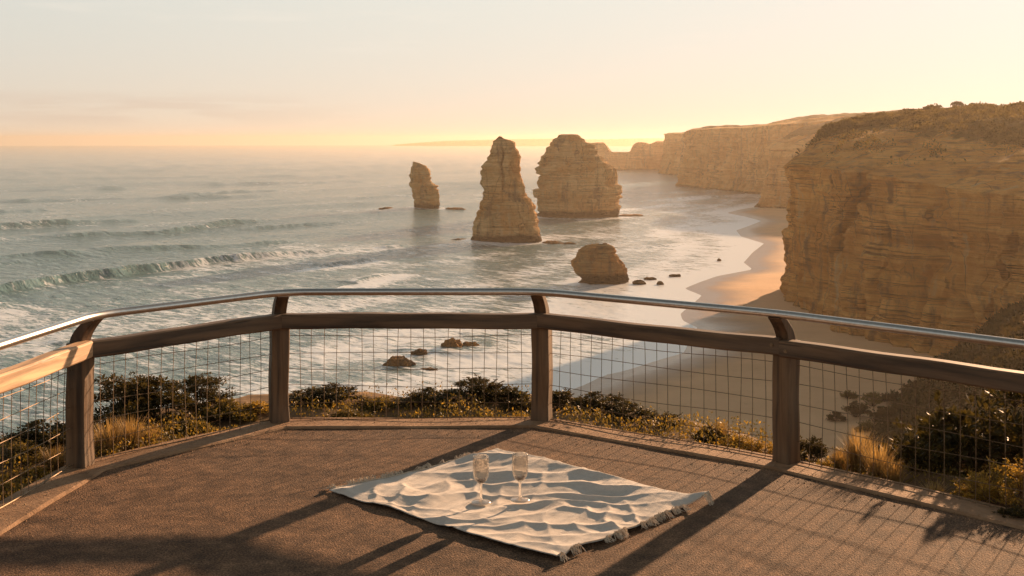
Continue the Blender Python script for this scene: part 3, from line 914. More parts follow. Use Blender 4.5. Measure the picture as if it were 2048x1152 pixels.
def build_fence():
    f = empty('guard_fence', (P3[0], P3[1], 0))
    tag(f, 'weathered timber post fence with wire mesh panels and a steel handrail round the lookout', 'fence')
    ox, oy = P3
    V = [Vector(p) for p in PO]

    def loc(p, z): return (p[0] - ox, p[1] - oy, z)
    ins = offset(PO, .045)
    hr = offset(PO, .125)
    for i, p in enumerate(V):
        a = (V[min(i + 1, len(V) - 1)] - V[max(i - 1, 0)]).normalized()
        n = Vector((a.y, -a.x))
        jit = random.uniform(-.03, .03)
        an = math.atan2(a.y, a.x) + jit + (R(9) if i == 2 else 0) + (R(-8) if i == 5 else 0)
        mb = MB()
        w = .066
        rings = []
        for k, z in enumerate(np.linspace(-.25, .80, 12)):
            sx = w * (1 + .015 * math.sin(k * 1.7 + i)) * (1.03 if z < .1 else 1)
            sc = []
            c_ = .010
            for (u_, v_) in [(-1, -1), (1, -1), (1, 1), (-1, 1)]:
                if u_ * v_ > 0: sc += [(u_ * (sx), v_ * (sx - c_)), (u_ * (sx - c_), v_ * (sx))] if False else []
            ring = [(-sx + c_, -sx), (sx - c_, -sx), (sx, -sx + c_), (sx, sx - c_), (sx - c_, sx), (-sx + c_, sx), (-sx, sx - c_), (-sx, -sx + c_)]
            rings.append([(x_ + .004 * math.sin(k * .9 + i * 2), y_ + .004 * math.cos(k * .8 + i), z) for x_, y_ in ring])
        mb.loft(rings)
        o = mb.build('post', M['post'], f, bevel=.003)
        o.location = loc(p, 0)
        o.rotation_euler = (0, 0, an)
        # curved timber bracket carrying the handrail
        mb = MB()
        prof_o, prof_i = [], []
        for k in range(9):
            t = k / 8
            z = .79 + t * .172
            lean = .125 * (t ** 1.5)
            half = .048 - .010 * t
            prof_o.append((lean - half - .012 * math.sin(math.pi * t), z))
            prof_i.append((lean + half - .006 * math.sin(math.pi * t), z))
        poly = prof_i + prof_o[::-1]
        hw = .046
        mb.prism([(-hw, -q, z) for q, z in poly], (2 * hw, 0, 0))
        o = mb.build('handrail_bracket', M['bracket'], f, bevel=.005)
        o.location = loc(p, 0)
        o.rotation_euler = (0, 0, math.atan2(a.y, a.x))
        # bolt plate under the handrail
        mb = MB()
        q = Vector(hr[i])
        mb.prism([(-.045, -.02, .952), (.045, -.02, .952), (.045, .02, .952), (-.045, .02, .952)], (0, 0, .006))
        o = mb.build('saddle_plate', M['steel'], f)
        o.location = loc(q, 0)
        o.rotation_euler = (0, 0, math.atan2(a.y, a.x))
    # bolts through rail and post, seen from the deck side
    for i, p in enumerate(V):
        a = (V[min(i + 1, len(V) - 1)] - V[max(i - 1, 0)]).normalized()
        n = Vector((a.y, -a.x))
        for sx_, z in ((-.05, .775), (.05, .745)):
            q = p + n * .085 + a * sx_
            mb = MB()
            mb.prism([(.009 * math.cos(k * math.pi / 3), -.006, z + .009 * math.sin(k * math.pi / 3)) for k in range(6)], (0, .024, 0))
            mb.prism([(.014 * math.cos(k * math.pi / 5), .002, z + .014 * math.sin(k * math.pi / 5)) for k in range(10)], (0, .013, 0))
            o = mb.build('bolt', M['wire'], f)
            o.location = loc(q, 0)
            o.rotation_euler = (0, 0, math.atan2(a.y, a.x) + math.pi)
    # timber rails
    for i in range(len(V) - 1):
        a, b = Vector(ins[i]), Vector(ins[i + 1])
        t = (b - a).normalized()
        L = (b - a).length
        mid = (a + b) / 2
        mb = MB()
        h0, h1, hw = .705, .815, .048
        rings = []
        n = 14
        for k in range(n + 1):
            s = k / n
            x = -L / 2 + .003 + s * (L - .006)
            wz = .004 * math.sin(s * 5 + i * 2.1) + .002 * math.sin(s * 17 + i)
            wy = .004 * math.sin(s * 4 + i * 1.3)
            # mitre the ends a little so neighbouring rails butt
            y0, y1 = -hw + wy, hw + wy
            c_ = .010
            rings.append([(x, y0 + c_, h0 + wz), (x, y1 - c_, h0 + wz), (x, y1, h0 + c_ + wz), (x, y1, h1 - c_ + wz), (x, y1 - c_, h1 + wz), (x, y0 + c_, h1 + wz), (x, y0, h1 - c_ + wz), (x, y0, h0 + c_ + wz)])
        mb.loft(rings)
        o = mb.build('timber_rail', M['sunlit_rail' if i == 1 else 'rail'], f, bevel=.002)
        o.location = loc(mid, 0)
        o.rotation_euler = (0, 0, math.atan2(t.y, t.x))
        if i == 1: o['label'] = 'timber rail with sunlight painted into its pale colour'
    # handrail: one continuous bent tube
    pts = []
    H = [Vector(p) for p in hr]
    for i, p in enumerate(H):
        if i in (0, len(H) - 1):
            pts.append(p)
            continue
        ta, tb = (p - H[i - 1]).normalized(), (H[i + 1] - p).normalized()
        r = .22
        A, B = p - ta * r, p + tb * r
        for k in range(9):
            s = k / 8
            pts.append(A * (1 - s) ** 2 + p * 2 * s * (1 - s) + B * s * s)
    mb = MB()
    mb.tube([loc(p, .985 + .0) for p in pts], .0265, 20)
    mb.build('steel_handrail', M['steel'], f, smooth=True)
    # wire mesh panels
    wl = offset(PO, -.02)
    for i in range(len(V) - 1):
        a, b = Vector(wl[i]), Vector(wl[i + 1])
        L = (b - a).length
        t = (b - a).normalized()
        nn = Vector((t.y, -t.x))
        a2, b2 = a + t * .07, b - t * .07
        L = (b2 - a2).length
        mb = MB()
        nv = int(round(L / .0905))
        rs = random.Random(i * 7 + 3)
        zs = [.025, .145, .272, .395, .518, .64]

        def bulge(s, z): return .006 * math.sin(s * 9 + i) + .010 * math.sin(math.pi * z / .7) * math.sin(s * 3 + i * 2)
        for k in range(1, nv):
            s0 = k / nv
            pts = []
            o1 = rs.uniform(-.004, .004)
            bend = rs.uniform(-.007, .007)
            for z in np.linspace(.0, .735, 9):
                s = s0 + (o1 + bend * math.sin(z * 5 + k)) / L
                p = a2 + (b2 - a2) * s + nn * bulge(s, z)
                pts.append(loc(p, z))
            mb.tube(pts, .0023, 5)
        for j, z in enumerate(zs):
            pts = []
            for k in range(0, 25):
                s = k / 24
                p = a2 + (b2 - a2) * s + nn * (bulge(s, z) + .003)
                sag = .006 * math.sin(s * 7 + j * 2 + i) - .006 * math.sin(math.pi * s) * (1 if j > 1 else .2)
                pts.append(loc(p, z + sag))
            mb.tube(pts, .0023 if j else .004, 5)
        mb.build('wire_mesh_panel', M['wire'], f)


build_fence()

# ------------------------------------------------------------------ deck and kerb
def build_deck():
    K = offset(PO, .20)
    J = offset(PO, -.10)
    back = [Vector((K[-1].x + .3, K[-1].y - 3)), Vector((4.5, -8)), Vector((-4.8, -8)), Vector((K[0].x - .2, K[0].y - 3))]
    ring = [Vector(p) for p in K] + back
    # fine grid clipped to the ring would be heavy; a fan with the material bump carries the grain
    mb = MB()
    c = Vector((0, 2))
    n = len(ring)
    mb.add([(c.x, c.y, 0)] + [(p.x, p.y, 0) for p in ring], [(0, 1 + i, 1 + (i + 1) % n) for i in range(n)][::1])
    o = mb.build('path', M['asphalt'])
    me = o.data
    if me.polygons[0].normal.z < 0: me.flip_normals()
    tag(o, kind='structure')
    # kerb strip, 30 mm above the asphalt, with a slightly worn inner edge
    def dens(P, m=40):
        out = []
        for a, b in zip(P[:-1], P[1:]):
            for k in range(m): out.append(a + (b - a) * k / m)
        out.append(P[-1])
        return out
    Ki, Ko = dens([Vector(p) for p in offset(PO, .20)]), dens([Vector(p) for p in J])
    v, fcs = [], []
    for i, (a, b) in enumerate(zip(Ki, Ko)):
        w = .004 * math.sin(i * .23) + random.uniform(-.0025, .0025)
        d = (b - a).normalized()
        a = a + d * w
        a2 = a + d * .014
        h = .016 + .003 * math.sin(i * .21)
        v += [(a.x, a.y, -.01), (a.x, a.y, h - .010), (a2.x, a2.y, h), (b.x, b.y, h - .006), (b.x, b.y, -.25)]
    for i in range(len(Ki) - 1):
        for k in range(4):
            fcs.append((i * 5 + k, i * 5 + k + 1, (i + 1) * 5 + k + 1, (i + 1) * 5 + k))
    mb = MB()
    mb.add(v, fcs)
    o = mb.build('kerb', M['kerb'])
    tag(o, kind='structure')
    # a few chips of gravel and leaf litter lying on the kerb would be stuff
    me = MB()
    rs = random.Random(5)
    for _ in range(900):
        i = rs.randrange(1, len(PO) - 2)
        s = rs.random()
        a, b = Vector(PO[i]), Vector(PO[i + 1])
        t = (b - a).normalized()
        nrm = Vector((t.y, -t.x))
        w = rs.uniform(-.08, .19) if rs.random() < .45 else .2 + abs(rs.gauss(0, .12))
        p = a + (b - a) * s + nrm * w
        z = .016 if w < .195 else .0
        r = rs.uniform(.0025, .008)
        ang = rs.random() * 6.28
        q = [(p.x + r * math.cos(ang + k * 2.1) * rs.uniform(.6, 1.3), p.y + r * math.sin(ang + k * 2.1), z) for k in range(3)]
        me.add(q + [(p.x, p.y, z + r * .9)], [(0, 1, 3), (1, 2, 3), (2, 0, 3)])
    o = me.build('gravel', M['kerb'])
    tag(o, 'loose grit and leaf litter scattered along the kerb', 'gravel', kind='stuff')


build_deck()

# ------------------------------------------------------------------ bluff (the land the lookout stands on)
FEN = np.array([tuple(p) for p in PO])
FOOT = np.array([(-70, 24), (-30, 26), (-5, 28), (10, 36), (21, 60), (33, 100), (45, 150), (60, 192), (76, 225), (88, 245), (108, 262)], float)


def inside_deck(x, y):
    poly = np.vstack([FEN, [(5.2, -9), (-5.4, -9)]])
    c = np.zeros(x.shape, bool)
    j = len(poly) - 1
    for i in range(len(poly)):
        xi, yi = poly[i]
        xj, yj = poly[j]
        k = ((yi > y) != (yj > y)) & (x < (xj - xi) * (y - yi) / (yj - yi + 1e-12) + xi)
        c ^= k
        j = i
    return c


def bluff_z(x, y):
    d = pdist(x, y, FEN)
    ins = inside_deck(x, y)
    poly = np.vstack([FEN, [(5.2, -9), (-5.4, -9)], FEN[:1]])
    d = pdist(x, y, poly)
    flat = .55 + .75 * sstep(2.2, 0.2, x) + .2 * sstep(-1, -3, x) - .25 * np.exp(-((x + .85) / .28) ** 2) + .25 * vn(x / 1.5, y / 1.5, 0, 2)
    back = sstep(4, -6, y)                    # behind the viewer the land stays high
    z1 = -.06 - (1 - back) * (.85 * np.maximum(d - flat, 0)) - back * .1 * np.maximum(d - flat, 0)
    z1 = z1 + .03 * vn(x / .5, y / .5, 0, 3) * (d > .1)
    z1 = np.where(ins, -.08, z1)
    # vegetated hillside running along the foot of the cliff on the right
    fd = pdist(x, y, FOOT)
    fx = np.interp(y, FOOT[:, 1], FOOT[:, 0])
    land = np.where(x > fx, fd, -fd)
    top = np.interp(y, [0, 12, 25, 50, 100, 150, 200, 240, 265], [-1.5, -3.6, -7.5, -12, -18, -23, -27, -29, -31])
    width = np.interp(y, [0, 50, 100, 150, 200, 260], [20, 22, 20, 20, 24, 22])
    hz = -46 + (top + 46) * sstep(-.3, 1.0, land / width)
    hz = np.where(land < -.3 * width, -60, hz)
    bump = 1.0 * fbm(x / 9, y / 9, 0, 4, 9)
    hz = hz + bump * 1.6 * sstep(10, 60, y)
    z1 = z1 - (.25 + .35 * fbm(x / 3, y / 3, 0, 3, 8)) * sstep(1.0, 4, d)
    z = np.maximum(z1, hz)
    return np.maximum(z, -48)


def build_bluff():
    # polar-ish sheet: dense near the deck, coarse far off
    r = np.concatenate([np.linspace(0, 16, 110), np.geomspace(16.2, 300, 190)])
    a = np.linspace(0, 2 * math.pi, 420, endpoint=False)
    Rr, A = np.meshgrid(r, a, indexing='ij')
    x, y = Rr * np.sin(A) + .3, Rr * np.cos(A) + 1.0
    z = bluff_z(x, y)
    V = np.stack([x, y, z], -1).reshape(-1, 3)
    o = link('bluff', mesh_np('bluff', V, grid_faces(len(r), len(a), True)[:, ::-1], True), M['soil'])
    tag(o, kind='structure')


build_bluff()

# ------------------------------------------------------------------ foliage
def leaves(name, pos, nrm, size, aspect=2.2, rs=None, curl=.25):
    """one mesh of leaf-shaped quads; pos (n,3), nrm: preferred outward direction, size (n,)"""
    rs = rs or rng
    n = len(pos)
    d = nrm + rs.normal(0, .75, (n, 3))
    d /= np.linalg.norm(d, axis=1)[:, None] + 1e-9
    r = rs.normal(0, 1, (n, 3))
    s = np.cross(d, r)
    s /= np.linalg.norm(s, axis=1)[:, None] + 1e-9
    up = np.cross(s, d)
    L = size[:, None]
    W = L / aspect
    p0 = pos
    p1 = pos + d * L * .5 + s * W * .5 + up * L * curl * .3
    p2 = pos + d * L + up * L * curl * .0
    p3 = pos + d * L * .5 - s * W * .5 + up * L * curl * .3
    V = np.stack([p0, p1, p2, p3], 1).reshape(-1, 3)
    f = np.arange(4 * n).reshape(n, 4)
    return mesh_np(name, V, f)


def shrub_proto(seed, n, leaf, kind='bushy', tall=1.0):
    """unit shrub: about 1 wide, ~.8*tall high"""
    rs = np.random.default_rng(seed)
    k = 26
    cen, rad = [], []
    for i in range(k):
        a, q = rs.uniform(0, 2 * math.pi), rs.uniform(0, 1) ** .6
        x, y = .36 * q * math.cos(a), .36 * q * math.sin(a)
        h = (1 - .55 * q * q) * rs.uniform(.35, 1.0) * .66 * tall
        cen.append((x, y, h))
        rad.append(rs.uniform(.07, .15))
    cen, rad = np.array(cen), np.array(rad)
    mb = MB()
    # twigs radiating from the blobs, leaves along them
    P, N = [], []
    per = n // (k * 9)
    for c, r in zip(cen, rad):
        base = np.array([c[0] * .15, c[1] * .15, 0])
        midp = (base + c) / 2 + rs.normal(0, .03, 3)
        mb.tube([base, midp, c], [.010, .007, .004], 4)
        for j in range(9):
            d = rs.normal(0, 1, 3)
            d[2] = abs(d[2]) * .9 + .15
            d[:2] += c[:2] * 1.5
            d /= np.linalg.norm(d)
            L = r * rs.uniform(.9, 1.9)
            e = c + d * L
            if j < 5: mb.tube([c, e], [.003, .0012], 3)
            t = rs.uniform(0, 1, per) ** .7
            pts = c + np.outer(t, d * L) + rs.normal(0, r * .22, (per, 3)) * (1.15 - t)[:, None]
            P.append(pts)
            N.append(np.tile(d, (per, 1)))
    P, N = np.vstack(P), np.vstack(N)
    P[:, 2] = np.maximum(P[:, 2], .01)
    me = leaves('foliage', P, N, leaf * rs.uniform(.6, 1.35, len(P)), 2.4, rs)
    return me, mb.mesh('branches')


PROTO = {}
for i, (key, n, lf, tall) in enumerate([('a', 5200, .050, 1.0), ('b', 4600, .060, .75), ('c', 5600, .042, 1.15), ('d', 3600, .065, .6), ('e', 5000, .034, .7)]):
    PROTO[key] = shrub_proto(100 + i, n, lf, tall=tall)


def shrub(px, py, w, key, mat, label, group, z=None, h=1.0, name='shrub', cat='shrub', xy=None, dz=0.0):
    """px, py: photo position of the shrub's base; w: width in photo px"""
    if xy is None:
        zz = -.1 if z is None else z
        for _ in range(8):
            x, y = G(px, py, zz)
            zz = float(bluff_z(np.array([x]), np.array([y]))[0]) if z is None else z
    else:
        x, y = xy
        zz = float(bluff_z(np.array([x]), np.array([y]))[0]) if z is None else z
    W = w / F * y * 1.22
    h *= (.68 if px < 560 else .46 if px < 1060 else .56 if px < 1340 else .9) if group == GS else .85
    r = empty(name, (x, y, zz + dz), random.uniform(0, 6.28))
    tag(r, label, cat, group)
    fm, bm = PROTO[key]
    for nm, me, mt in (('foliage', fm, M[mat]), ('branches', bm, M['twig'])):
        o = bpy.data.objects.new(nm, me)
        C.objects.link(o)
        if len(me.materials) == 0: me.materials.append(mt)
        o.material_slots[0].link = 'OBJECT'
        o.material_slots[0].material = mt
        o.parent = r
    r.scale = (W, W, W * h)
    return r


def at(px, d_out):
    """point d_out metres outside the fence line along the view ray through photo column px"""
    lo, hi = 3.0, 60.0
    k = (px - 1024) / F
    ys = np.linspace(3.5, 30, 3000)
    xs = ys * k
    ins = inside_deck(xs, ys)
    y0 = ys[np.where(ins)[0][-1]] if ins.any() else 6.0
    dist = pdist(xs, ys, FEN)
    ok = np.where((ys > y0) & (dist >= d_out))[0][0]
    return float(xs[ok]), float(ys[ok])


GS = 'shrubs growing just outside the fence'
for px, do, w, key, mat, h, lab in [
    (262, 1.0, 170, 'c', 'leaf', 1.15, 'tallest dark shrub outside the left wire panel with a peak standing above its neighbours'),
    (330, .9, 160, 'a', 'leaf', 1.0, 'dense nearly black shrub in the middle of the left wire panel'),
    (395, 1.0, 130, 'c', 'leaf', 1.0, 'open twiggy shrub right of the dense black one in the left panel'),
    (215, .8, 120, 'a', 'leaf', .8, 'dark shrub close beside the left square post'),
    (455, .6, 110, 'd', 'olive', .9, 'low olive shrub with golden rim left of the second post'),
    (510, .55, 90, 'd', 'gold', .7, 'small golden shrub touching the second post on its left'),
    (390, .42, 90, 'd', 'olive', .8, 'low spreading shrub at the kerb below the twiggy shrub'),
    (80, .8, 150, 'a', 'leaf', .8, 'dark shrub outside the leftmost sunlit wire panel'),
    (15, .6, 150, 'e', 'olive', .8, 'olive shrub cut by the left edge of the view'),
    (60, .32, 100, 'e', 'gold', .7, 'golden flowering shrub spilling on to the left kerb'),
    (5, .25, 110, 'e', 'gold', .75, 'nearest golden herb clump at the lower left kerb'),
    (615, .9, 120, 'a', 'leaf', .75, 'dark shrub right of the second post'),
    (680, .9, 120, 'a', 'leaf', .85, 'dark dome shaped shrub in the left half of the middle panel'),
    (700, .45, 90, 'd', 'olive', .8, 'low sandy green shrub in front of the dome shaped one'),
    (760, .8, 90, 'd', 'olive', .9, 'thin olive shrub beside the gap in the middle panel hedge'),
    (820, .9, 80, 'c', 'leaf', .6, 'slender dark shrub just right of the gap in the hedge'),
    (865, .9, 105, 'a', 'leaf', .9, 'dark shrub under the surf rocks in the middle panel'),
    (940, 1.0, 125, 'a', 'leaf', 1.0, 'highest dark shrub of the middle panel'),
    (1010, .9, 110, 'b', 'leaf', .9, 'broad dark shrub left of the third post'),
    (1040, .35, 70, 'd', 'gold', .9, 'small golden tuft shrub against the third post'),
    (1130, .8, 110, 'b', 'leaf', .9, 'dark shrub touching the third post on its right'),
    (1195, .8, 115, 'a', 'leaf', .85, 'second dark shrub right of the third post'),
    (1262, .75, 105, 'a', 'leaf', .85, 'rounded dark shrub left of the wispy last one in the right middle panel'),
    (1322, .7, 85, 'c', 'leaf', .8, 'last upright dark shrub where the hedge stops above the sand'),
    (1300, .3, 60, 'd', 'gold', .7, 'small golden clump at the kerb under the rounded dark shrub'),
    (1420, .45, 75, 'd', 'leaf', .8, 'low dark shrub alone in the middle of the right middle panel'),
    (1465, .35, 80, 'e', 'gold', .7, 'golden flowering clump right of the lone low shrub'),
    (1515, .35, 80, 'e', 'gold', .8, 'golden flowering clump touching the fourth post on its left'),
    (1618, .35, 70, 'a', 'leaf', 1.1, 'small dark shrub touching the fourth post on its right'),
    (1650, .25, 70, 'e', 'gold', .7, 'golden clump at the kerb right of the fourth post'),
    (1700, .6, 80, 'd', 'olive', .7, 'olive clump behind the dry grass in the right panel'),
    (1905, 1.0, 250, 'a', 'leaf', .95, 'large dark shrub with bright leaf tips in the right panel'),
    (2010, 1.2, 340, 'a', 'leaf', 1.12, 'biggest dark shrub rising against the timber rail at the right'),
    (1850, .9, 170, 'c', 'olive', .9, 'grey twiggy shrub on the left flank of the large dark one'),
    (1960, .35, 150, 'e', 'gold', .7, 'yellow flowering clump at the foot of the large dark shrub'),
    (2040, .30, 170, 'e', 'gold', .95, 'tall yellow flowering shrub at the right edge of the view'),
    (2035, .02, 120, 'b', 'leaf', .6, 'dark low shrub hanging over the kerb in the right corner')]:
    x, y = at(px, do)
    shrub(px, 0, w, key, mat, lab, GS, xy=(x, y), h=h, dz=-.03)

# bushes standing on the sandy slope below the right panel
GB = 'bushes on the sandy slope below the lookout'
for px, py, w, key, mat, lab in [
    (1672, 858, 34, 'b', 'scrub', 'small dark bush on the sand, leftmost below the right panel'),
    (1712, 850, 52, 'a', 'scrub', 'dark bush on the sand right of the leftmost one'),
    (1695, 812, 34, 'd', 'olive', 'faint flat bush highest up the sand'),
    (1745, 828, 46, 'c', 'olive', 'wispy bush on the sand behind the two dark ones'),
    (1770, 862, 56, 'b', 'scrub', 'broad dark bush at the edge of the scrub on the slope'),
    (1790, 822, 50, 'd', 'scrub', 'bush joining the scrub at the top of the sandy slope'),
    (1735, 880, 44, 'd', 'olive', 'low bush in front of the two dark bushes on the sand'),
    (1805, 885, 50, 'a', 'scrub', 'bush low on the slope beside the grey twiggy shrub')]:
    x, y = S(px, py)
    z = max(float(bluff_z(np.array([x]), np.array([y]))[0]), SEA + 1.2)
    shrub(px, py, w, key, mat, lab, GB, z=z, xy=(x, y), h=.9)


# grass tussocks
def tussock_proto(seed, n=420, H=1.0):
    rs = np.random.default_rng(seed)
    V, Fc = [], []
    seg = 5
    for i in range(n):
        a = rs.uniform(0, 2 * math.pi)
        q = rs.uniform(0, .16)
        b = np.array([q * math.cos(a), q * math.sin(a), 0])
        a2 = a + rs.normal(0, .5)
        d = np.array([math.cos(a2), math.sin(a2), 0])
        L = H * rs.uniform(.45, 1.0)
        lean = rs.uniform(.08, .6)
        s = np.array([-d[1], d[0], 0])
        w = rs.uniform(.006, .012)
        st = len(V)
        for k in range(seg):
            t = k / (seg - 1)
            p = b + d * L * lean * t ** 1.8 + np.array([0, 0, L * (t - .25 * lean * t * t)])
            ww = w * (1 - t) ** .6 + .0008
            V += [p - s * ww, p + s * ww]
        for k in range(seg - 1):
            Fc.append((st + 2 * k, st + 2 * k + 1, st + 2 * k + 3, st + 2 * k + 2))
    return mesh_np('blades', V, Fc)


TP = [tussock_proto(5), tussock_proto(6, 300)]
GT = 'dry grass tussocks outside the fence'
for px, do, w, hh, k, lab in [
    (222, .28, 75, 82, 0, 'tall dry grass tussock right of the left square post'), (262, .30, 70, 74, 1, 'second dry grass tussock in the left panel'),
    (205, .40, 60, 60, 1, 'dry grass tussock half behind the left square post'), (300, .33, 55, 45, 1, 'short dry grass tussock right of the two tall ones in the left panel'),
    (1718, .40, 80, 84, 0, 'upright dry grass tussock in the left part of the right panel'), (1755, .28, 80, 88, 1, 'tallest golden grass tussock in the right panel'),
    (1785, .26, 70, 60, 0, 'short golden tussock right of the tallest one'), (1680, .32, 55, 50, 1, 'short dry tussock right of the fourth post'),
    (1440, .5, 50, 40, 1, 'thin dry tussock behind the golden clumps in the right middle panel'), (110, .32, 70, 50, 0, 'dry grass at the kerb left of the left square post'),
    (1870, .22, 60, 40, 1, 'dry tuft at the kerb in front of the large dark shrub')]:
    x, y = at(px, do)
    z = float(bluff_z(np.array([x]), np.array([y]))[0])
    o = bpy.data.objects.new('grass_tussock', TP[k])
    C.objects.link(o)
    if not TP[k].materials: TP[k].materials.append(M['dry'])
    o.location = (x, y, z - .02)
    o.rotation_euler = (0, 0, random.uniform(0, 6.28))
    sc = hh / F * y * 1.15
    o.scale = (w / F * y * 1.2, w / F * y * 1.2, sc)
    tag(o, lab, 'grass', GT)

# low ground cover along the kerb and over the bluff's rim
def ground_cover():
    n = 30000
    i = rng.integers(0, len(PO) - 1, n)
    s = rng.random(n)
    a, b = FEN[i], FEN[i + 1]
    t = (b - a) / np.linalg.norm(b - a, axis=1)[:, None]
    nr = np.stack([-t[:, 1], t[:, 0]], 1)
    d = .10 + np.abs(rng.normal(0, .55, n))
    p = a + (b - a) * s[:, None] + nr * d[:, None]
    den = fbm(p[:, 0] / .35, p[:, 1] / .35, 0, 3, 90)
    keep = den + .15 * rng.normal(0, 1, n) > -.08
    p, den = p[keep], den[keep]
    ins = inside_deck(p[:, 0], p[:, 1])
    p, den = p[~ins], den[~ins]
    z = bluff_z(p[:, 0], p[:, 1])
    hgt = np.clip(.04 + .16 * (den + .1), .01, .2) * rng.random(len(p))
    P = np.column_stack([p, z + hgt])
    N = np.tile([0, 0, .9], (len(P), 1))
    for nm, sel, mt, lab in (('ground_cover', np.arange(len(P)) % 4 == 0, 'gold', 'low golden ground cover plants along the outside of the kerb'),
                             ('ground_cover', np.arange(len(P)) % 4 > 0, 'olive', 'low olive green ground cover plants along the outside of the kerb')):
        me = leaves(nm, P[sel], N[sel], rng.uniform(.012, .032, sel.sum()), 2.0)
        tag(link(nm, me, M[mt]), lab, 'ground cover', kind='stuff')


ground_cover()

# scrub on the hillside to the right and on the headland
def hill_scrub():
    n = 190000
    u = rng.random(n)
    y = 12 + 250 * u ** .7
    x = y * (.18 + .45 * rng.random(n))
    d = pdist(x, y, FOOT)
    fx = np.interp(y, FOOT[:, 1], FOOT[:, 0])
    land = np.where(x > fx, d, -d)
    z = bluff_z(x, y)
    cl = fbm(x / 5, y / 5, 0, 4, 44)
    keep = (z > SEA + 1.0) & (cl + .25 + .1 * rng.normal(0, 1, n) + .06 * np.clip(land, -6, 14) / 2 > -.05)
    x, y, z, cl = x[keep], y[keep], z[keep], cl[keep]
    h = np.clip(.3 + 4.5 * (cl + .15), .1, 2.8) * np.interp(y, [10, 60, 200], [.3, .8, 1.0])
    P = np.column_stack([x, y, z + h * rng.random(len(x)) ** .5])
    N = np.tile([0, 0, .6], (len(P), 1))
    size = np.interp(y, [10, 60, 150, 260], [.07, .32, .66, .90]) * rng.uniform(.6, 1.4, len(P))
    me = leaves('scrub', P, N, size, 1.5)
    tag(link('scrub', me, M['scrub']), 'dense dark coastal scrub covering the hillside below the cliff at the right', 'scrub', kind='stuff')


hill_scrub()


def head_scrub(V, n, name, lab, size=(.45, .95), hmax=2.0, seed=0, nw=210):
    """leaf clumps on the vegetated top of a cliff mesh (rows nw.. of V)"""
    rs = np.random.default_rng(seed)
    top = V[nw + 6:-1]
    nr, nc = top.shape[:2]
    # sample by row position, weighted to even spread
    i = rs.uniform(0, nr - 1.001, n)
    j = rs.uniform(0, nc - 1.001, n)
    i0, j0 = i.astype(int), j.astype(int)
    fi, fj = (i - i0)[:, None], (j - j0)[:, None]
    P = top[i0, j0] * (1 - fi) * (1 - fj) + top[i0 + 1, j0] * fi * (1 - fj) + top[i0, j0 + 1] * (1 - fi) * fj + top[i0 + 1, j0 + 1] * fi * fj
    s = (i + 6) / (nr + 6)
    cl = fbm(P[:, 0] / 6, P[:, 1] / 6, 0, 4, seed + 7)
    keep = (cl + .12 * rs.normal(0, 1, n) + 1.5 * (s - .62 + .42 * sstep(100, 150, P[:, 0])) > 0) & (P[:, 1] > 150)
    P, cl = P[keep], cl[keep]
    h = np.clip(.4 + hmax * (cl + .15), .1, hmax) * rs.random(len(P)) ** .5
    P = P + np.column_stack([np.zeros(len(P)), np.zeros(len(P)), h])
    me = leaves(name, P, np.tile([0, 0, .5], (len(P), 1)), rs.uniform(*size, len(P)), 1.4, rs)
    tag(link(name, me, M['headscrub']), lab, 'scrub', kind='stuff')


head_scrub(VN, 230000, 'headland_scrub', 'low wind clipped scrub growing over the top of the near headland', seed=5)

# ------------------------------------------------------------------ picnic blanket
BL, BB, BR, BF = (Vector(G(650, 984)), Vector(G(986, 911)), Vector(G(1408, 1006)), Vector(G(1104, 1122)))


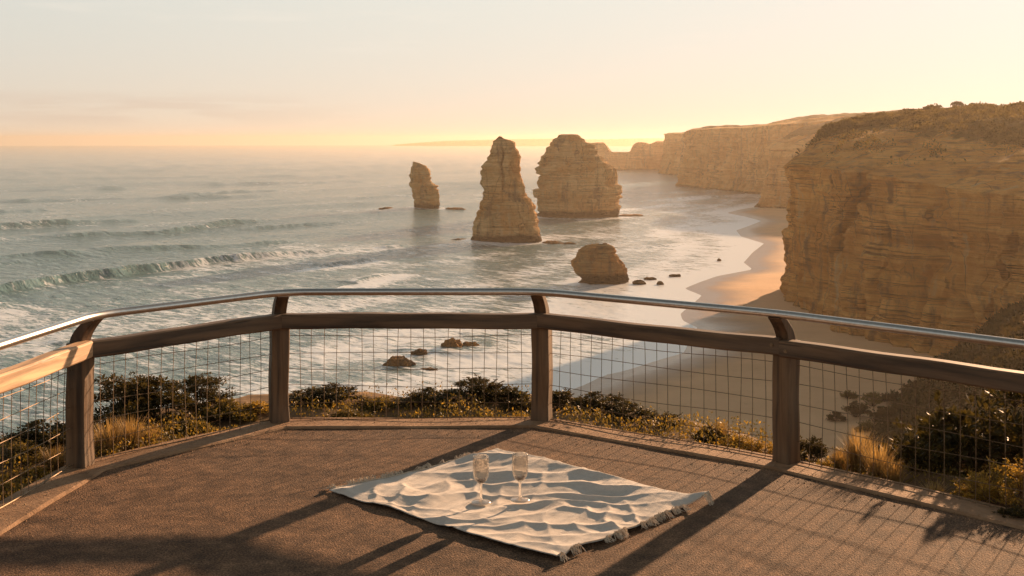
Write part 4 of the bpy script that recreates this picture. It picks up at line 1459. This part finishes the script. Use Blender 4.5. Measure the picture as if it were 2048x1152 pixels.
def build_blanket():
    c = (BL + BB + BR + BF) / 4
    e1 = (BR - BB)                     # long side direction, u
    ang = math.atan2(e1.y, e1.x)
    root = empty('picnic_blanket', (c.x, c.y, .004), ang)
    tag(root, 'cream woven picnic blanket with frayed fringe spread on the asphalt', 'blanket')
    rot = lambda p: Vector((math.cos(-ang) * (p.x - c.x) - math.sin(-ang) * (p.y - c.y), math.sin(-ang) * (p.x - c.x) + math.cos(-ang) * (p.y - c.y)))
    l, b, r, f = map(rot, (BL, BB, BR, BF))
    n = 300
    U, V = np.meshgrid(np.linspace(0, 1, n), np.linspace(0, 1, n))     # u: b->r , v: back (b,r) -> front (l,f)
    X = (1 - V) * ((1 - U) * b.x + U * r.x) + V * ((1 - U) * l.x + U * f.x)
    Y = (1 - V) * ((1 - U) * b.y + U * r.y) + V * ((1 - U) * l.y + U * f.y)
    edge = np.minimum(np.minimum(U, 1 - U), np.minimum(V, 1 - V))
    # slightly wavy outline
    X = X + .012 * vn(V * 6, 3, 0, 5) * sstep(.35, .5, np.abs(U - .5)) * 1.6
    Y = Y + .012 * vn(U * 6, 7, 0, 6) * sstep(.35, .5, np.abs(V - .5)) * 1.6
    wx, wy = X + .05 * fbm(X * 3, Y * 3, 0, 2, 9), Y + .05 * fbm(X * 3, Y * 3, 0, 2, 19)
    # soft mounds left by unfolding, creases along both fold directions, fine rumples
    q1 = wx * .82 + wy * .57
    q2 = -wx * .57 + wy * .82
    # long soft folds across the cloth, smaller cross ripples towards the front
    w1 = .35 * vn(X * 2.1, Y * 2.1, 0, 51) + .12 * vn(X * 5, Y * 5, 0, 52)
    r1 = 1 - np.abs(np.sin(math.pi * (q2 * 5.2 + w1 * 2.2)))
    r2 = 1 - np.abs(np.sin(math.pi * (q1 * 5.6 + w1 * 2.6 + .3 + .5 * vn(q2 * 3, q1 * 3, 0, 57))))
    m1 = .55 + .6 * vn(X * 2.9, Y * 2.9, 0, 53)
    m2 = (.55 + .6 * vn(X * 2.6 + 5, Y * 2.6, 0, 54)) * (.45 + .55 * sstep(.15, .5, V))
    H = .0185 * r1 ** 1.6 * m1.clip(.1, 1.2) + .0175 * r2 ** 1.6 * m2.clip(.05, 1.2)
    H += .010 * (vn(q1 * 5, q2 * 7, 0, 61) + .8)
    H += (.060 + .012 * vn(U * 3, 2, 0, 66)) * (1 - sstep(-.02, .46, V)) * (.75 + .25 * vn(X * 2, Y * 2, 0, 67))
    H += .0020 * fbm(q1 * 16, q2 * 22, 0, 3, 81)
    for _ in range(3):
        H[1:-1, 1:-1] = (H[:-2, 1:-1] + H[2:, 1:-1] + H[1:-1, :-2] + H[1:-1, 2:] + 2 * H[1:-1, 1:-1]) / 6
    H = np.clip(H, 0.0, None) * (.42 + .58 * sstep(0, .05, edge)) + .002
    H = H + .018 * sstep(.06, 0, 1 - U) * (.5 + .6 * vn(V * 7, 1, 0, 33)).clip(0, 1) + .014 * sstep(.05, 0, 1 - V) * (.4 + .8 * vn(U * 6, 1, 0, 35)).clip(0, 1)
    # lifted corner on the right
    H = H + .030 * np.exp(-(((1 - U) ** 2 + V ** 2) / .0025))
    Vv = np.stack([X, Y, H], -1)
    o = link('cloth', mesh_np('cloth', Vv.reshape(-1, 3), grid_faces(n, n), True), M['cloth'], root)
    s = o.modifiers.new('thickness', 'SOLIDIFY')
    s.thickness, s.offset = .005, 1
    # fringes along the two ends
    rs = random.Random(12)
    for nm, col in (('fringe', 0), ('fringe', n - 1)):
        mb = MB()
        for k in range(96):
            v = (k + rs.uniform(.2, .8)) / 96
            if vn(k * .21, col * .1, 0, 99) + rs.uniform(-.35, .35) < -.12: continue
            iv = int(v * (n - 1))
            p = Vector(Vv[iv, col]) + Vector((0, 0, .002))
            inward = Vector(Vv[iv, 12 if col == 0 else n - 13]) - p
            d = Vector((-inward.x, -inward.y, 0)).normalized()
            side = Vector((-d.y, d.x, 0))
            clump = .5 + .5 * math.sin(k * .55) + rs.uniform(-.2, .4)
            for st in range(4):
                L = rs.uniform(.020, .050) * (.7 + .6 * max(0, clump))
                sw = rs.uniform(-.022, .022)
                lift = rs.uniform(0, .030)
                pts = []
                for m in range(5):
                    t = m / 4
                    q = p + d * L * t + side * (sw * t * t + .003 * math.sin(t * 6 + st)) + side * (st - 1.5) * .0025
                    q.z = max(.003, p.z * (1 - t) + lift * math.sin(math.pi * min(1, t * 1.1)))
                    pts.append(q)
                mb.tube(pts, [.0024, .0022, .002, .0018, .0014], 4)
        mb.tube([Vector(Vv[q_, col]) + Vector((0, 0, .003)) for q_ in range(0, n, 6)], .0028, 5)
        mb.build(nm, M['yarn'], root)
    return root, Vv, ang, c


BLK = build_blanket()


def blanket_h(x, y):
    _, Vv, ang, c = BLK
    lx = math.cos(-ang) * (x - c.x) - math.sin(-ang) * (y - c.y)
    ly = math.sin(-ang) * (x - c.x) + math.cos(-ang) * (y - c.y)
    d = (Vv[..., 0] - lx) ** 2 + (Vv[..., 1] - ly) ** 2
    k = d < .055 ** 2
    return float(Vv[..., 2][k].max()) + .009


# ------------------------------------------------------------------ glasses
def build_glass(px, py, label, lvl):
    x, y = G(px, py, .03)
    z = blanket_h(x, y)
    r = empty('wine_glass', (x, y, z), random.uniform(0, 6))
    tag(r, label, 'glass', 'wine glasses on the blanket')
    s = 1.0
    mb = MB()
    mb.lathe([(.0, .0), (.050, .0), (.0545, .002), (.055, .005), (.052, .0075), (.030, .0095), (.014, .013), (.0092, .018), (.0, .0185)], 48)
    mb.build('foot', M['footglass'], r, True)
    mb = MB()
    mb.lathe([(.0, .0165), (.0092, .017), (.0074, .035), (.0068, .06), (.0070, .09), (.0085, .106), (.012, .1125), (.0, .1135)], 32)
    mb.build('stem', M['footglass'], r, True)
    outer = [(.0, .110), (.008, .1108), (.018, .116), (.030, .127), (.039, .142), (.0445, .162), (.0465, .190), (.0463, .225), (.0452, .262), (.0450, .2672)]
    inner = [(.0424, .2672), (.0415, .262), (.0428, .225), (.0430, .190), (.0410, .163), (.0360, .144), (.0283, .1295), (.0165, .1190), (.007, .1145), (.0, .1140)]
    mb = MB()
    mb.lathe(outer + inner, 56)
    mb.build('bowl', M['glass'], r, True)
    mb = MB()
    mb.lathe([(.0, .1145), (.0068, .1150), (.0162, .1195), (.0245, .1262), (.0300, .1345 + lvl), (.027, .1348 + lvl), (.0, .1346 + lvl)], 40)
    mb.build('drink', M['wine'], r, True)


build_glass(962, 1001, 'left wine glass standing on the blanket with a dark drop at the bottom', .003)
build_glass(1040, 1002, 'right wine glass standing on the blanket with a dark drop at the bottom', .002)

# ------------------------------------------------------------------ haze
def build_haze():
    mb = MB()
    z0, z1, q = -50.0, 31.0, 10600.0
    mb.prism([(-q, -q, z0), (q, -q, z0), (q, q, z0), (-q, q, z0)], (0, 0, z1 - z0))
    t = NT('sea_haze')
    v = t.n('VolumePrincipled')
    v.inputs['Color'].default_value = (.72, .62, .50, 1)
    v.inputs['Density'].default_value = HAZE
    v.inputs['Anisotropy'].default_value = .60
    t.t.links.new(v.outputs[0], t.out.inputs['Volume'])
    o = mb.build('haze', t.m)
    tag(o, 'thin golden sea haze lying over the water and the coast', 'haze', kind='stuff')


HAZE = 1.2e-4
build_haze()

# ------------------------------------------------------------------ light, sky, camera
az, el = R(SUN_AZ), R(SUN_EL)
sv = Vector((math.sin(az) * math.cos(el), math.cos(az) * math.cos(el), math.sin(el)))
sl = bpy.data.lights.new('sun', 'SUN')
sl.energy = 5.0
sl.angle = R(.9)
sl.color = (1.0, .60, .33)
so = bpy.data.objects.new('sun', sl)
C.objects.link(so)
so.rotation_euler = sv.to_track_quat('Z', 'Y').to_euler()
so.location = (60, 80, 40)

w = bpy.data.worlds.new('World')
bpy.context.scene.world = w
w.use_nodes = True
nt = w.node_tree
nt.nodes.clear()
N = nt.nodes.new
Lk = nt.links.new
sky = N('ShaderNodeTexSky')
sky.sky_type = 'NISHITA'
sky.sun_disc = False
sky.sun_elevation = el
sky.sun_rotation = az
sky.air_density = 1.0
sky.dust_density = 1.5
sky.ozone_density = 1.0


def wm(op, a, b=0.0, clamp=False):
    m = N('ShaderNodeMath')
    m.operation, m.use_clamp = op, clamp
    for k, v in ((0, a), (1, b)):
        if isinstance(v, bpy.types.NodeSocket): Lk(v, m.inputs[k])
        else: m.inputs[k].default_value = v
    return m.outputs[0]


def wmix(f, a, b, mode='MIX'):
    m = N('ShaderNodeMixRGB')
    m.blend_type = mode
    for k, v in ((0, f), (1, a), (2, b)):
        if isinstance(v, bpy.types.NodeSocket): Lk(v, m.inputs[k])
        else: m.inputs[k].default_value = (*v, 1) if isinstance(v, tuple) else v
    return m.outputs[0]


def wrange(v, a, b, c, d, smooth=True):
    m = N('ShaderNodeMapRange')
    if smooth: m.interpolation_type = 'SMOOTHSTEP'
    Lk(v, m.inputs[0])
    for k, q in zip((1, 2, 3, 4), (a, b, c, d)): m.inputs[k].default_value = q
    return m.outputs[0]


# a thin high veil of sunlit cloud: cream overhead of the horizon, peach low down,
# brighter towards the sun and dimmer behind the viewer
tc = N('ShaderNodeTexCoord')
sp = N('ShaderNodeSeparateXYZ')
Lk(tc.outputs['Generated'], sp.inputs[0])
dt = N('ShaderNodeVectorMath')
dt.operation = 'DOT_PRODUCT'
Lk(tc.outputs['Generated'], dt.inputs[0])
dt.inputs[1].default_value = tuple(sv)
zc = sp.outputs[2]
low = wm('POWER', 2.718, wm('MULTIPLY', wm('MAXIMUM', zc, 0.0), -13.0))
veil = wmix(low, (.675, .72, .675), (.81, .655, .50))
sunw = wrange(dt.outputs['Value'], .45, .99, .0, 1.0)
veil = wmix(sunw, veil, wmix(1.0, veil, (1.20, 1.17, 1.14), 'MULTIPLY'))
# faint streaks and a low bank of cloud
mp = N('ShaderNodeMapping')
Lk(tc.outputs['Generated'], mp.inputs[0])
mp.inputs['Scale'].default_value = (5, 5, 46)
ns = N('ShaderNodeTexNoise')
Lk(mp.outputs[0], ns.inputs['Vector'])
ns.inputs['Scale'].default_value = 1.6
ns.inputs['Detail'].default_value = 7
ns.inputs['Roughness'].default_value = .55
ns.inputs['Distortion'].default_value = .4
bank = wm('MULTIPLY', wrange(zc, .006, .02, 0, 1), wrange(zc, .028, .042, 1, 0))
bank = wm('MULTIPLY', bank, wrange(sp.outputs[0], -.05, -.35, 0, 1))
veil = wmix(wm('MULTIPLY', wm('MULTIPLY', bank, wrange(ns.outputs['Fac'], .42, .62, 0, 1)), .55), veil, (.70, .56, .45))
wisp = wm('MULTIPLY', wrange(ns.outputs['Fac'], .55, .74, 0, 1), wm('MULTIPLY', wrange(zc, .05, .08, 0, 1), .30))
veil = wmix(wisp, veil, (.92, .84, .72))
dim = wm('MULTIPLY', wrange(zc, .16, .80, 1.0, .18), wrange(dt.outputs['Value'], -.5, .50, .72, 1.0))
veil = wmix(1.0, veil, dim, 'MULTIPLY')
veil = wmix(1.0, veil, (4.6, 4.6, 4.6), 'MULTIPLY')
tint = wmix(1.0, wmix(1.0, sky.outputs[0], (.012, .010, .018), 'MULTIPLY'), veil, 'ADD')
bg = N('ShaderNodeBackground')
bg.inputs[1].default_value = .10
Lk(tint, bg.inputs[0])
out = N('ShaderNodeOutputWorld')
Lk(bg.outputs[0], out.inputs[0])

cam = bpy.data.cameras.new('camera')
cam.sensor_width = 36
cam.lens = F / 2048 * 36
cam.shift_y = -(576 - HY) / 2048
cam.clip_end = 40000
cam.clip_start = .05
co = bpy.data.objects.new('camera', cam)
C.objects.link(co)
co.location = (0, 0, CH)
co.rotation_euler = (R(90), 0, 0)
sc = bpy.context.scene
sc.camera = co
sc.view_settings.view_transform = 'Standard'
sc.view_settings.look = 'None'
sc.view_settings.exposure = 1.1
sc.view_settings.gamma = 1
sc.cycles.volume_bounces = 1
sc.cycles.transparent_max_bounces = 16
sc.cycles.max_bounces = 10
sc.cycles.transmission_bounces = 10

# ------------------------------------------------------------------ wind shaped trees on the headland's skyline
def skyline_trees():
    rs = random.Random(41)
    proto = []
    for k in range(2):
        nr = np.random.default_rng(300 + k)
        n = 900
        a = nr.uniform(0, 2 * math.pi, n)
        q = nr.uniform(0, 1, n) ** .5
        x, y = q * np.cos(a) * 1.0, q * np.sin(a) * .8
        z = .55 + .45 * np.sqrt(np.clip(1 - q * q, 0, 1)) * nr.uniform(.4, 1, n) + .12 * vn(x * 3, y * 3, 0, 40 + k)
        P = np.column_stack([x + .25 * z, y, z])
        mb = MB()
        for t in range(5):
            aa = t * 1.3 + k
            mb.tube([(0, 0, -.2), (.06 * math.cos(aa), .06 * math.sin(aa), .3), (.6 * math.cos(aa) + .2, .5 * math.sin(aa), .72)], [.05, .04, .015], 5)
        proto.append((leaves('crown', P, np.tile([0, 0, .5], (n, 1)), nr.uniform(.10, .2, n), 1.5, nr), mb.mesh('trunk')))
    ridge = VN[-2]
    az_ = 1024 + ridge[:, 0] / ridge[:, 1] * F
    names = ['leftmost tree on the near headland skyline', 'small flat topped skyline tree, second from the left', 'third tree from the left on the near headland skyline',
             'rounded skyline tree fourth from the left', 'broad skyline tree at the highest bump', 'skyline tree just right of the broad one', 'small skyline tree sixth bump along', 'last skyline tree before the ridge flattens at the right']
    for (px, w, h), lab in zip([(1800, 15, 5), (1822, 18, 7), (1852, 17, 8), (1878, 12, 6), (1912, 26, 9), (1942, 16, 7), (1978, 20, 7), (2022, 16, 5)], names):
        ok = np.where((ridge[:, 1] > 250) & (np.abs(az_ - px) < 4))[0]
        if len(ok) == 0: continue
        p = ridge[ok[len(ok) // 2]]
        k = p[1] / F
        r = empty('tree', (float(p[0]), float(p[1]) - 1.5, float(p[2]) - .3), rs.uniform(-.3, .3))
        tag(r, lab, 'tree', 'wind shaped trees along the near headland skyline')
        r.scale = (w * k / 2, w * k / 2, h * k * 1.7)
        c, t = proto[rs.randrange(2)]
        for nm, me, mt in (('crown', c, M['scrub']), ('trunk', t, M['twig'])):
            if not me.materials: me.materials.append(mt)
            o = bpy.data.objects.new(nm, me)
            C.objects.link(o)
            o.parent = r


skyline_trees()
